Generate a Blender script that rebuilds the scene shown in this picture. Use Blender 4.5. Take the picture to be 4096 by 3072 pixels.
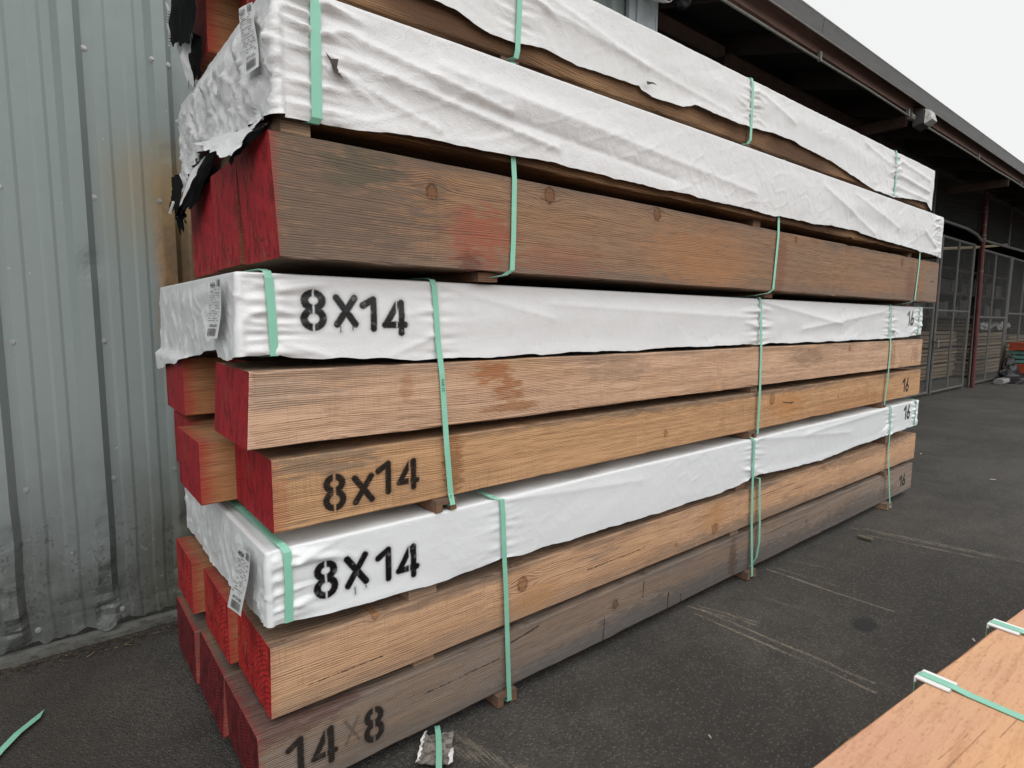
import bpy, bmesh, math, random
import numpy as np
from mathutils import Vector, Matrix

for o in list(bpy.data.objects):
    bpy.data.objects.remove(o)
scene = bpy.context.scene
COL = scene.collection

# ------------------------------------------------------------------ camera
def cam_matrix(pos, yaw, pitch, roll):
    cy, sy, cp, sp = math.cos(yaw), math.sin(yaw), math.cos(pitch), math.sin(pitch)
    f = Vector((sy*cp, cy*cp, sp)); r = Vector((cy, -sy, 0)); u = r.cross(f)
    c, s = math.cos(roll), math.sin(roll)
    r2 = r*c + u*s; u2 = -r*s + u*c
    m = Matrix((r2, u2, -f)).transposed().to_4x4()
    m.translation = pos
    return m
cam = bpy.data.cameras.new('camera')
cam_o = bpy.data.objects.new('camera', cam); COL.objects.link(cam_o)
cam.sensor_fit = 'HORIZONTAL'; cam.sensor_width = 36.0
cam.lens = 36.0 * 2346.27 / 4096.0
cam.clip_start = 0.02; cam.clip_end = 600
cam_o.matrix_world = cam_matrix(Vector((-0.4184, -1.52344, 1.34842)), 0.680478, -0.111613, 0.007739)
scene.camera = cam_o

# ------------------------------------------------------------------ sky, sun, exposure
SUN_EL, SUN_AZ = math.radians(46), math.radians(197)      # azimuth from +Y towards +X
world = bpy.data.worlds.new('World'); scene.world = world; world.use_nodes = True
wn = world.node_tree; wn.nodes.clear()
sky = wn.nodes.new('ShaderNodeTexSky'); sky.sky_type = 'NISHITA'; sky.sun_disc = False
sky.sun_elevation = SUN_EL; sky.sun_rotation = SUN_AZ
sky.air_density = 1.0; sky.dust_density = 4.0
hs = wn.nodes.new('ShaderNodeHueSaturation'); hs.inputs['Saturation'].default_value = 0.12
mx = wn.nodes.new('ShaderNodeMix'); mx.data_type = 'RGBA'; mx.inputs[0].default_value = 0.9
mx.inputs[7].default_value = (7.45, 7.5, 7.5, 1)           # closed cloud deck
bg = wn.nodes.new('ShaderNodeBackground'); bg.inputs[1].default_value = 0.10
wo = wn.nodes.new('ShaderNodeOutputWorld')
wn.links.new(sky.outputs[0], hs.inputs['Color']); wn.links.new(hs.outputs[0], mx.inputs[6])
wn.links.new(mx.outputs[2], bg.inputs[0]); wn.links.new(bg.outputs[0], wo.inputs[0])
sun = bpy.data.lights.new('sun', 'SUN'); sun.energy = 1.4; sun.angle = math.radians(75)
sun.color = (1.0, 0.975, 0.94)
sun_o = bpy.data.objects.new('sun', sun); COL.objects.link(sun_o)
sd = Vector((math.sin(SUN_AZ)*math.cos(SUN_EL), math.cos(SUN_AZ)*math.cos(SUN_EL), math.sin(SUN_EL)))
sun_o.rotation_euler = sd.to_track_quat('Z', 'Y').to_euler(); sun_o.location = sd*30
vs = scene.view_settings
vs.view_transform = 'Standard'; vs.look = 'None'; vs.exposure = 0.35; vs.gamma = 1.0; vs.use_curve_mapping = False
scene.cycles.max_bounces = 5; scene.cycles.diffuse_bounces = 3; scene.cycles.glossy_bounces = 2
scene.cycles.use_adaptive_sampling = True; scene.cycles.adaptive_threshold = 0.025
scene.cycles.use_denoising = True

# ------------------------------------------------------------------ node helper
class S:
    """a socket with arithmetic"""
    def __init__(self, g, s): self.g, self.s = g, s
    def __add__(a, b): return a.g.m('ADD', a, b)
    def __radd__(a, b): return a.g.m('ADD', b, a)
    def __sub__(a, b): return a.g.m('SUBTRACT', a, b)
    def __rsub__(a, b): return a.g.m('SUBTRACT', b, a)
    def __mul__(a, b): return a.g.m('MULTIPLY', a, b)
    def __rmul__(a, b): return a.g.m('MULTIPLY', b, a)
    def __truediv__(a, b): return a.g.m('DIVIDE', a, b)
    def __neg__(a): return a.g.m('MULTIPLY', a, -1.0)

class G:
    def __init__(self, name):
        self.mat = bpy.data.materials.new(name); self.mat.use_nodes = True
        self.t = self.mat.node_tree; self.t.nodes.clear()
        self._o = None
    def n(self, ty): return self.t.nodes.new(ty)
    def put(self, inp, v):
        if isinstance(v, S): self.t.links.new(v.s, inp)
        elif isinstance(v, (tuple, list)):
            inp.default_value = tuple(v) + (1,) if (len(v) == 3 and inp.type == 'RGBA') else v
        else: inp.default_value = v
    def m(self, op, a, b=None, c=None, clamp=False):
        k = self.n('ShaderNodeMath'); k.operation = op; k.use_clamp = clamp
        for i, v in enumerate((a, b, c)):
            if v is not None: self.put(k.inputs[i], v)
        return S(self, k.outputs[0])
    def vm(self, op, a, b=None, scale=None):
        k = self.n('ShaderNodeVectorMath'); k.operation = op
        self.put(k.inputs[0], a)
        if b is not None: self.put(k.inputs[1], b)
        if scale is not None: self.put(k.inputs['Scale'], scale)
        return S(self, k.outputs['Value'] if op in ('LENGTH', 'DOT_PRODUCT', 'DISTANCE') else k.outputs[0])
    def obj(self):
        if self._o is None:
            k = self.n('ShaderNodeTexCoord'); self._o = S(self, k.outputs['Object'])
        return self._o
    def xyz(self, v=None):
        k = self.n('ShaderNodeSeparateXYZ'); self.put(k.inputs[0], v or self.obj())
        return [S(self, k.outputs[i]) for i in range(3)]
    def comb(self, x, y, z):
        k = self.n('ShaderNodeCombineXYZ')
        for i, v in enumerate((x, y, z)): self.put(k.inputs[i], v)
        return S(self, k.outputs[0])
    def noise(self, scl, seed=0.0, detail=3.0, rough=0.55, dist=0.0, vec=None):
        """fractal noise about 0.5 with a separate frequency for each axis"""
        if not isinstance(scl, (tuple, list)): scl = (scl,)*3
        p = self.n('ShaderNodeMapping'); p.vector_type = 'POINT'
        self.put(p.inputs[0], vec or self.obj()); p.inputs['Scale'].default_value = scl
        p.inputs['Location'].default_value = (seed*1.37, seed*2.11, seed*0.73)
        k = self.n('ShaderNodeTexNoise'); self.t.links.new(p.outputs[0], k.inputs['Vector'])
        k.inputs['Scale'].default_value = 1.0; k.inputs['Detail'].default_value = detail
        k.inputs['Roughness'].default_value = rough; k.inputs['Distortion'].default_value = dist
        return S(self, k.outputs[0])
    def voro(self, scl, vec=None, feature='F1', out=0, rnd=1.0):
        if not isinstance(scl, (tuple, list)): scl = (scl,)*3
        p = self.n('ShaderNodeMapping'); self.put(p.inputs[0], vec or self.obj()); p.inputs['Scale'].default_value = scl
        k = self.n('ShaderNodeTexVoronoi'); k.feature = feature; self.t.links.new(p.outputs[0], k.inputs['Vector'])
        k.inputs['Scale'].default_value = 1.0; k.inputs['Randomness'].default_value = rnd
        return S(self, k.outputs[out])
    def sm(self, v, lo, hi, a=0.0, b=1.0):
        k = self.n('ShaderNodeMapRange'); k.interpolation_type = 'SMOOTHSTEP'
        self.put(k.inputs[0], v); self.put(k.inputs[1], lo); self.put(k.inputs[2], hi)
        k.inputs[3].default_value = a; k.inputs[4].default_value = b
        return S(self, k.outputs[0])
    def mix(self, f, a, b, mode='MIX'):
        k = self.n('ShaderNodeMix'); k.data_type = 'RGBA'; k.blend_type = mode; k.clamp_factor = True
        self.put(k.inputs[0], f); self.put(k.inputs[6], a); self.put(k.inputs[7], b)
        return S(self, k.outputs[2])
    def bump(self, h, strength=0.5, dist=0.002, normal=None):
        k = self.n('ShaderNodeBump'); k.inputs['Strength'].default_value = strength
        k.inputs['Distance'].default_value = dist; self.put(k.inputs['Height'], h)
        if normal: self.put(k.inputs['Normal'], normal)
        return S(self, k.outputs[0])
    def out(self, col, rough=0.7, normal=None, metal=0.0, spec=0.4, alpha=None, sheen=0.0, trans=0.0):
        b = self.n('ShaderNodeBsdfPrincipled'); o = self.n('ShaderNodeOutputMaterial')
        self.put(b.inputs['Base Color'], col); self.put(b.inputs['Roughness'], rough); self.put(b.inputs['Metallic'], metal)
        self.put(b.inputs['Specular IOR Level'], spec)
        if normal: self.put(b.inputs['Normal'], normal)
        if alpha is not None: self.put(b.inputs['Alpha'], alpha)
        if trans: b.inputs['Transmission Weight'].default_value = trans
        self.t.links.new(b.outputs[0], o.inputs[0])
        return self.mat
    # --- distances in the x-z plane, for stencilled marks, scratches and cracks
    def seg(self, p, a, b):
        a = (a[0], 0, a[1]); ba = (b[0]-a[0], 0, b[1]-a[2]); l2 = ba[0]**2 + ba[2]**2
        pa = self.vm('SUBTRACT', p, a)
        h = self.m('MULTIPLY', self.vm('DOT_PRODUCT', pa, ba), 1.0/l2, clamp=True)
        return self.vm('LENGTH', self.vm('SUBTRACT', pa, self.vm('SCALE', ba, scale=h)))
    def ring(self, p, c, rx, rz):
        q = self.vm('MULTIPLY', self.vm('SUBTRACT', p, (c[0], 0, c[1])), (1/rx, 0, 1/rz))
        return self.m('ABSOLUTE', self.vm('LENGTH', q) - 1.0) * ((rx+rz)/2)
    def mn(self, a, b): return b if a is None else self.m('MINIMUM', a, b)

def glyphs(g, p, chars):
    """stencilled characters: (char, x, z, w, h) -> distance to the nearest stroke"""
    d = None
    X, _, Zc = g.xyz(p)
    p = g.comb(X, 0.0, Zc)
    for ch, x, z, w, h in chars:
        e = None
        if ch == '8':
            e = g.mn(g.ring(p, (x+w*.5, z+h*.735), w*.33, h*.19), g.ring(p, (x+w*.5, z+h*.28), w*.36, h*.22))
            e = g.m('MAXIMUM', e, 0.0125 - g.m('ABSOLUTE', X - (x+w*.5)))
        elif ch in 'Xx':
            e = g.mn(g.seg(p, (x+w*.12, z+h*.08), (x+w*.88, z+h*.92)), g.seg(p, (x+w*.1, z+h*.92), (x+w*.9, z+h*.08)))
        elif ch == '1':
            e = g.mn(g.seg(p, (x+w*.72, z+h*.08), (x+w*.72, z+h*.92)), g.seg(p, (x+w*.72, z+h*.92), (x+w*.15, z+h*.74)))
        elif ch == '4':
            e = g.mn(g.seg(p, (x+w*.78, z+h*.07), (x+w*.78, z+h*.93)), g.seg(p, (x+w*.08, z+h*.3), (x+w*.93, z+h*.3)))
            e = g.mn(e, g.seg(p, (x+w*.12, z+h*.32), (x+w*.6, z+h*.88)))
            e = g.m('MAXIMUM', e, 0.0115 - g.m('ABSOLUTE', X - (x+w*.58)))
        elif ch == '6':
            e = g.mn(g.ring(p, (x+w*.5, z+h*.28), w*.36, h*.21), g.seg(p, (x+w*.16, z+h*.35), (x+w*.62, z+h*.93)))
        d = g.mn(d, e)
    return d

def paint_text(g, col, p, chars, hw=0.009, strength=0.95, ink=(0.005, 0.005, 0.0055), drips=()):
    d = glyphs(g, p, chars)
    for (dx, z0, z1) in drips:
        d = g.mn(d, g.seg(g.comb(g.xyz(p)[0], 0.0, g.xyz(p)[2]), (dx, z0), (dx+.0015, z1)) + (hw-.0022))
    nz = g.noise(420, 3, 2) - 0.5
    nb = g.noise(60, 5, 2)
    core = g.sm(d + nz*0.005, hw+.003, hw-.0035)
    core = core * g.sm(nb, 0.25, 0.45, 0.86, 1.0)
    mist = g.sm(d + nz*0.014, hw+.012, hw-.003) * 0.26
    f = g.m('MAXIMUM', core, mist) * strength
    front = g.sm(g.xyz(p)[1], 0.05, 0.03)
    return g.mix(f*front, col, ink)

# ------------------------------------------------------------------ wood
def rings(g, x, y, z, pith, period, seed, knots=(), warp=0.05, jit=3.2):
    wz = (g.noise((1.1, 4.5, 4.5), seed, 1) - 0.5) * warp
    z2 = z + wz
    for (kx, kz, R) in knots:
        a, b = R*3.6, R*2.6
        dx = (x - kx)/a; dz = (z - kz)
        e = g.m('EXPONENT', -(dx*dx + (dz/b)*(dz/b)))
        z2 = z2 - dz*e*0.85
    yy = y - pith[0]; zz = z2 - pith[1]
    r = g.m('SQRT', yy*yy + zz*zz)
    ph = r/period + g.noise((1.0, 24, 24), seed+3, 1)*jit + (g.noise((40, 90, 90), seed+5, 1)-.5)*.5
    fr = g.m('FRACT', ph)
    return g.sm(fr, 0.30, 0.85) * g.sm(fr, 1.0, 0.90)

def wood(name, light, dark, pith=(-.25, -.35), period=.0075, seed=1.0, knots=(), stains=(), texts=None, gray=0.0,
         graycol=(.17, .15, .135), red=0.0, L=4.88, h=.2, saw=0.25, ringamt=0.75, cracks=(), topdirt=0.5, botdirt=0.0, warp=.05, tone=(.56, .33, .17),
         fray=0.0, redw=.022):
    g = G(name); p = g.obj(); x, y, z = g.xyz()
    late = rings(g, x, y, z, pith, period*.78, seed, knots, warp)
    late = late*g.sm(g.noise((1.2, 60, 60), seed+41, 1), .30, .66, .22, 1.15)
    ringamt *= .85
    col = g.mix(late*ringamt, light, dark)
    # broad colour drift along the grain
    n1 = g.noise((1.3, 5, 5), seed+11, 2)
    col = g.mix(g.sm(n1, .42, .68)*.55, col, g.mix(late*ringamt, tone, dark))
    fib = g.noise((9, 240, 240), seed+13, 2)
    col = g.mix(g.sm(fib, .42, .72)*.42, col, g.mix(0.5, dark, (.05, .03, .02)))
    nb2 = g.noise((3.2, 16, 22), seed+15, 3, .65)
    col = g.mix(g.sm(nb2, .52, .74)*.45, col, g.mix(.5, dark, light))
    col = g.mix(g.sm(nb2, .44, .30)*.30, col, (light[0]*1.12, light[1]*1.12, light[2]*1.1))
    sw = g.noise((260, 6, 9), seed+17, 1, .6)
    sawm = g.sm(sw, .50, .72) * g.sm(n1, .62, .38)
    col = g.mix(sawm*saw, col, g.mix(0.35, dark, (.09, .06, .04)))
    # grey weathering
    n2 = g.noise((2.2, 10, 14), seed+21, 4, .6)
    n3 = g.noise((9, 60, 120), seed+22, 2)
    nst = g.noise((14, 30, 70), seed+3.3, 3, .65) if stains else None
    nkn = g.noise(90, seed+9.1, 2) if (knots or cracks) else None
    if gray > 0:
        wf = g.sm(n2 + (n3-.5)*.5, .72-gray*.55, 1.0-gray*.45)
        col = g.mix(wf*.85, col, g.mix(late*.8, graycol, (graycol[0]*.4, graycol[1]*.37, graycol[2]*.36)))
    if topdirt > 0:
        tf = g.sm(z + (n2-.5)*.10 + (n3-.5)*.03, h-.035, h+.012)
        col = g.mix(tf*topdirt, col, (.10, .085, .075))
    if botdirt > 0:
        bf = g.sm(z + (n2-.5)*.16, .075, .0)
        col = g.mix(bf*botdirt, col, (.12, .115, .11))
    for st in stains:                                    # (cx, cz, rx, rz, colour, strength, edge)
        cx, cz, rx, rz, c, s, ed = st
        dx = (x - cx)/rx; dz = (z - cz)/rz
        e = dx*dx + dz*dz + (nst-.5)*3.6*ed
        col = g.mix(g.sm(e, 1.0, 1.0-ed)*s, col, g.mix(late*.5, c, (c[0]*.5, c[1]*.45, c[2]*.45)))
    for (kx, kz, R) in knots:
        dx = (x - kx)/R; dz = (z - kz)/(R*1.25)
        d = g.m('SQRT', dx*dx + dz*dz) + (nkn-.5)*.7
        core = g.sm(d, 1.1, .75)
        rr = g.m('SINE', d*15.0)*.5 + .5
        col = g.mix(core*.9, col, g.mix(rr*.6, (tone[0]*.62, tone[1]*.55, tone[2]*.5), dark))
        rim = g.sm(d, .72, .98)*g.sm(d, 1.35, 1.0)*g.sm(nkn, .36, .56, .25, 1.0)
        col = g.mix(rim*.8, col, (dark[0]*.35, dark[1]*.3, dark[2]*.3))
        bl = g.sm(d, 3.2, .8)
        col = g.mix(bl*.18, col, dark)
    for (a, b, w) in cracks:
        d = g.seg(g.comb(x, 0.0, z), a, b) + (nkn-.5)*.008
        col = g.mix(g.sm(d, w*1.6, w*.5)*.85, col, (.025, .018, .014))
    if red > 0:
        nn = g.noise((8, 90, 200), seed+30, 3)
        rf = g.sm(x + (nn-.5)*(.03+redw), redw, -.006)
        col = g.mix(rf*red, col, (.36, .03, .03))
        rf2 = g.sm(g.m('ABSOLUTE', x - L) + (nn-.5)*.04, .015, .0)
        col = g.mix(rf2*.4, col, (.40, .06, .05))
    if fray > 0:                                         # pale torn fibres at the sawn arris
        nn = g.noise((6, 40, 330), seed+31, 2)
        ff = g.sm(x + (nn-.5)*.11, .012, .004)
        col = g.mix(ff*fray, col, (.62, .42, .31))
    if texts:
        for chars, hw, stg in texts: col = paint_text(g, col, p, chars, hw, stg)
    hgt = late*-.8 + fib*.7 + n3*.4
    nrm = g.bump(hgt, .6, .0022)
    return g.out(col, .82, nrm, spec=.22)

def red_end(name, base, dark, pith=(-.25, -.35), period=.0075, seed=1.0, bare=0.15, L=4.88, warp=.04):
    g = G(name); x, y, z = g.xyz()
    late = rings(g, x, y, z, pith, period, seed, (), warp, .9)
    n = g.noise((3, 9, 9), seed+2, 4, .6); n4 = g.noise((10, 55, 55), seed+4, 3)
    col = g.mix(late*.85, base, dark)
    col = g.mix(g.sm(n, .40, .66)*.7, col, (base[0]*.58, base[1]*.5, base[2]*.5))
    wd = g.sm(n + (n4-.5)*.6, .66-bare, .84-bare)
    col = g.mix(wd*.6, col, g.mix(late*.6, (.40, .10, .05), (.16, .03, .02)))
    rad = g.noise((20, 220, 60), seed+6, 2)
    col = g.mix(g.sm(rad, .52, .74)*.35, col, dark)
    blot = g.noise((6, 28, 16), seed+51, 3, .65)
    col = g.mix(g.sm(blot, .48, .64)*.75, col, (dark[0]*.75, dark[1]*.7, dark[2]*.7))
    col = g.mix(g.sm(blot, .42, .28)*.4, col, (min(base[0]*1.25, .8), base[1]*2.6, base[2]*2.2))
    spk = g.noise(180, seed+9, 2)
    col = g.mix(g.sm(spk, .72, .78)*.4, col, (.50, .2, .17))
    edge = g.sm(n4, .35, .7)
    col = g.mix(g.sm(spk + (n4-.5)*.4, .50, .30)*.45, col, dark)
    ck = g.noise((2, 5, 2.2), seed+40, 2, .5)            # season check
    ckf = g.sm(g.m('ABSOLUTE', ck - .5), .006, .002)*g.sm(n4, .4, .55)
    col = g.mix(ckf*.8, col, (.03, .008, .008))
    nrm = g.bump(late*-.5 + n4*.6 + spk*.3 - ckf*1.5, .5, .0025)
    return g.out(col, .62, nrm, spec=.3)

# ------------------------------------------------------------------ other materials
def wrap_mat(name, texts=(), seed=1.0, dirt=.25, tint=(.80, .81, .83), creases=1.0, fine=.6):
    g = G(name); p = g.obj(); x, y, z = g.xyz()
    n1 = g.noise((2.0, 6, 6), seed, 3, .6); n2 = g.noise((14, 26, 26), seed+3, 3, .62)
    col = g.mix(g.sm(n1, .5, .8)*dirt, tint, (.60, .59, .58))
    col = g.mix(g.sm(n2, .52, .80)*dirt*1.1, col, (.50, .485, .465))
    spk = g.noise((40, 60, 60), seed+4, 2, .7)
    col = g.mix(g.sm(spk, .70, .76)*dirt*.6, col, (.30, .27, .25))
    for chars, hw, stg, drips in texts:
        col = paint_text(g, col, p, chars, hw, stg, drips=drips)
    geo = g.n('ShaderNodeNewGeometry')
    col = g.mix(S(g, geo.outputs['Backfacing']), col, (.006, .006, .0065))
    # woven tape plus small slanted creases
    sl = g.comb(x*26.0 + z*30.0, y*36.0, z*20.0 - x*8.0)
    cre = g.noise(1.0, seed+5, 3, .6, .6, vec=sl)
    line = g.sm(g.m('ABSOLUTE', cre - .5), .045, .0)
    sl2 = g.comb(x*62.0 + z*24.0, y*60.0, z*34.0 - x*20.0)
    cr2 = g.noise(1.0, seed+6, 2, .6, .5, vec=sl2)
    line2 = g.sm(g.m('ABSOLUTE', cr2 - .5), .06, .0)
    nrm = g.bump(line*creases + line2*fine*.6 + cre*creases*1.0, .30, .003)
    weave = g.noise((420, 420, 160), seed+8, 1)
    nrm = g.bump(weave, .18, .0008, nrm)
    bf = S(g, geo.outputs['Backfacing'])
    return g.out(col, bf*.5 + .30, nrm, spec=.5 - bf*.4)

def simple(name, col, rough=.6, metal=0.0, var=.25, scale=20.0, bump=.2, bdist=.002, spec=.4, dark=None, stretch=(1, 1, 1)):
    g = G(name)
    n = g.noise(tuple(scale*s for s in stretch), 1, 4, .6); n2 = g.noise(tuple(scale*7*s for s in stretch), 2, 2)
    dk = dark or tuple(c*.45 for c in col)
    c = g.mix(g.sm(n + (n2-.5)*.4, .4, .8)*var*2, col, dk)
    return g.out(c, rough, g.bump(n + n2*.5, bump, bdist), metal, spec)

def strap_mat():
    g = G('strap_green'); x, y, z = g.xyz()
    n = g.noise(9, 1, 3)
    col = g.mix(g.sm(n, .4, .75)*.5, (.245, .56, .42), (.33, .65, .53))
    col = g.mix(g.sm(g.noise(160, 2, 2), .62, .75)*.25, col, (.16, .32, .26))
    emb = g.m('SINE', (x+y+z)*1500.0)
    return g.out(col, .27, g.bump(emb + n, .12, .0006), spec=.5)

def wall_mat():
    g = G('painted_steel'); x, y, z = g.xyz()
    n1 = g.noise((2, 2, 1), 1, 2, .6); n2 = g.noise((26, 26, 18), 2, 3, .65); n3 = g.noise((5, 5, 3.0), 4, 3, .6)
    n5 = g.noise((90, 90, 60), 6, 2)
    col = g.mix(g.sm(n1, .35, .7)*.5, (.245, .288, .282), (.230, .270, .268))
    # rust bloom behind the stack
    nr = g.noise((9, 9, 3), 8, 3)
    rust_in = g.sm(x + (nr-.5)*.05, -.03, .035)
    rust_z = g.sm(z + (nr-.5)*.20, 2.03, 1.86) * g.sm(z, .95, 1.35)
    far = g.sm(x, .9, .4)
    rf = rust_in*rust_z*far
    col = g.mix(rf*.92, col, g.mix(g.sm(n2, .35, .7), (.34, .16, .042), (.15, .066, .02)))
    halo = g.sm(x + (nr-.5)*.12, -.24, -.02)*g.sm(z + (nr-.5)*.25, 2.13, 1.95)*g.sm(z, 1.45, 1.9)*far
    col = g.mix(halo*.65, col, (.29, .225, .125))
    brown = g.sm(x + (nr-.5)*.06, .0, .06)*g.sm(z + (nr-.5)*.2, 1.85, 1.6)*far
    col = g.mix(brown*.65, col, (.13, .10, .065))
    # splash dirt at the foot
    dz = z + (n3-.5)*.55 + (n2-.5)*.25
    col = g.mix(g.sm(dz, 1.05, .45)*.55, col, (.12, .128, .124))
    col = g.mix(g.sm(dz, .56, .10)*.66, col, (.048, .048, .043))
    olive = g.sm(x + (n3-.5)*.1, -.22, -.05)*g.sm(z + (n3-.5)*.3, .75, .4)
    col = g.mix(olive*.5, col, (.075, .068, .045))
    blk = g.sm(n2 + (n5-.5)*.8, .58, .70)*g.sm(dz, .62, .40)
    col = g.mix(blk*.45, col, (.025, .025, .024))
    chalk = g.sm(n2 + (n5-.5)*.6, .36, .28)*g.sm(dz, .55, .35)
    col = g.mix(chalk*.45, col, (.25, .26, .25))
    scr = g.noise((6, 6, 60), 12, 3, .7)
    col = g.mix(g.sm(scr, .69, .73)*.35*g.sm(z, .9, .2), col, (.36, .37, .36))
    chip = g.noise(55, 15, 2)
    col = g.mix(g.sm(chip, .765, .79)*.7, col, (.55, .57, .57))
    nb = g.noise((4, 4, 2.5), 20, 2)
    nrm = g.bump(nb, .35, .008)
    nrm = g.bump(n2*.5 + n5*.3, .25, .0012, nrm)
    return g.out(col, g.sm(n2, .3, .7, .52, .68), nrm, spec=.45)

def asphalt_mat(scr):
    g = G('asphalt'); p = g.obj(); x, y, z = g.xyz()
    n1 = g.noise(1.1, 1, 3, .6); n2 = g.noise(9, 2, 3, .6); n3 = g.noise(70, 3, 2, .6)
    v = g.voro(120); vc = g.voro(120, out=1)
    nsc = g.noise((150, 5, 20), 7.7, 2, .6)
    vx = g.xyz(vc)[0]
    n6 = g.noise((.55, 1.6, 1), 44, 3, .6)
    col = g.mix(g.sm(n1 + (n2-.5)*.5, .3, .75), (.048, .045, .040), (.082, .076, .068))
    col = g.mix(g.sm(n6, .52, .68)*.45, col, (.034, .032, .030))
    col = g.mix(g.sm(n6, .44, .32)*.35, col, (.105, .097, .086))
    col = g.mix(g.sm(vx, .55, .9)*g.sm(v, .55, .3)*.50, col, (.20, .192, .18))
    col = g.mix(g.sm(vx, .35, .1)*.35, col, (.035, .034, .032))
    col = g.mix(g.sm(n3, .52, .75)*.45, col, (.018, .017, .017))
    # tyre-dark patches and damp oil spots
    d = g.vm('LENGTH', g.vm('MULTIPLY', g.vm('SUBTRACT', p, (2.39, -.585, 0)), (1/.09, 1/.055, 0))) + (n2-.5)*.7
    col = g.mix(g.sm(d, 1.15, .6)*.7, col, (.016, .017, .020))
    # brown wash near the wall and the stack
    br = g.sm(x + (n1-.5)*1.2, .5, -.5)*g.sm(y, -.6, .3)
    col = g.mix(br*.6, col, (.036, .031, .026))
    # tan wood-dust scuffs dragged out from under the stack
    q = g.comb(x, 0.0, y)
    for (a, b, w, s) in scr:
        e = g.seg(q, a, b) + (n2-.5)*.03 + (n3-.5)*.012
        f = g.sm(e, w, w*.3)*g.sm(nsc + (n2-.5)*.5, .42, .58)*g.sm(v, .9, .35, .35, 1.0)
        col = g.mix(f*s*.75, col, (.38, .32, .245))
    dust = g.sm(g.noise((3.5, .8, 1), 31, 3, .6), .55, .75)*g.sm(n3, .45, .62)
    col = g.mix(dust*.22, col, (.20, .18, .155))
    bmp = g.sm(v, .0, .6)*-1.0 + n3*.8
    nrm = g.bump(bmp, .7, .004)
    nrm = g.bump(n2 + n1*2.0, .3, .012, nrm)
    return g.out(col, .80, nrm, spec=.32)

# ------------------------------------------------------------------ mesh helpers
def lat(ix, iy, seed):
    h = (ix.astype(np.int64)*374761393 + iy.astype(np.int64)*668265263 + int(seed*1013)*362437) & 0xFFFFFFFF
    h = ((h ^ (h >> 13))*1274126177) & 0xFFFFFFFF
    return ((h ^ (h >> 16)) & 0xFFFF)/65535.0
def vn(u, v, seed=0):
    u, v = np.broadcast_arrays(np.asarray(u, float), np.asarray(v, float))
    iu, iv = np.floor(u), np.floor(v); fu, fv = u-iu, v-iv
    fu = fu*fu*fu*(fu*(fu*6-15)+10); fv = fv*fv*fv*(fv*(fv*6-15)+10)
    a, b = lat(iu, iv, seed), lat(iu+1, iv, seed); c, d = lat(iu, iv+1, seed), lat(iu+1, iv+1, seed)
    return (a*(1-fu)+b*fu)*(1-fv) + (c*(1-fu)+d*fu)*fv - .5
def fbm(u, v, seed=0, o=3):
    return sum(vn(u*2**k, v*2**k, seed+k*17)*.5**k for k in range(o))
def ridge(u, v, seed=0):
    return 1 - np.abs(vn(u, v, seed) + .4*vn(u*2.1, v*2.1, seed+5))*3.2

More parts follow.
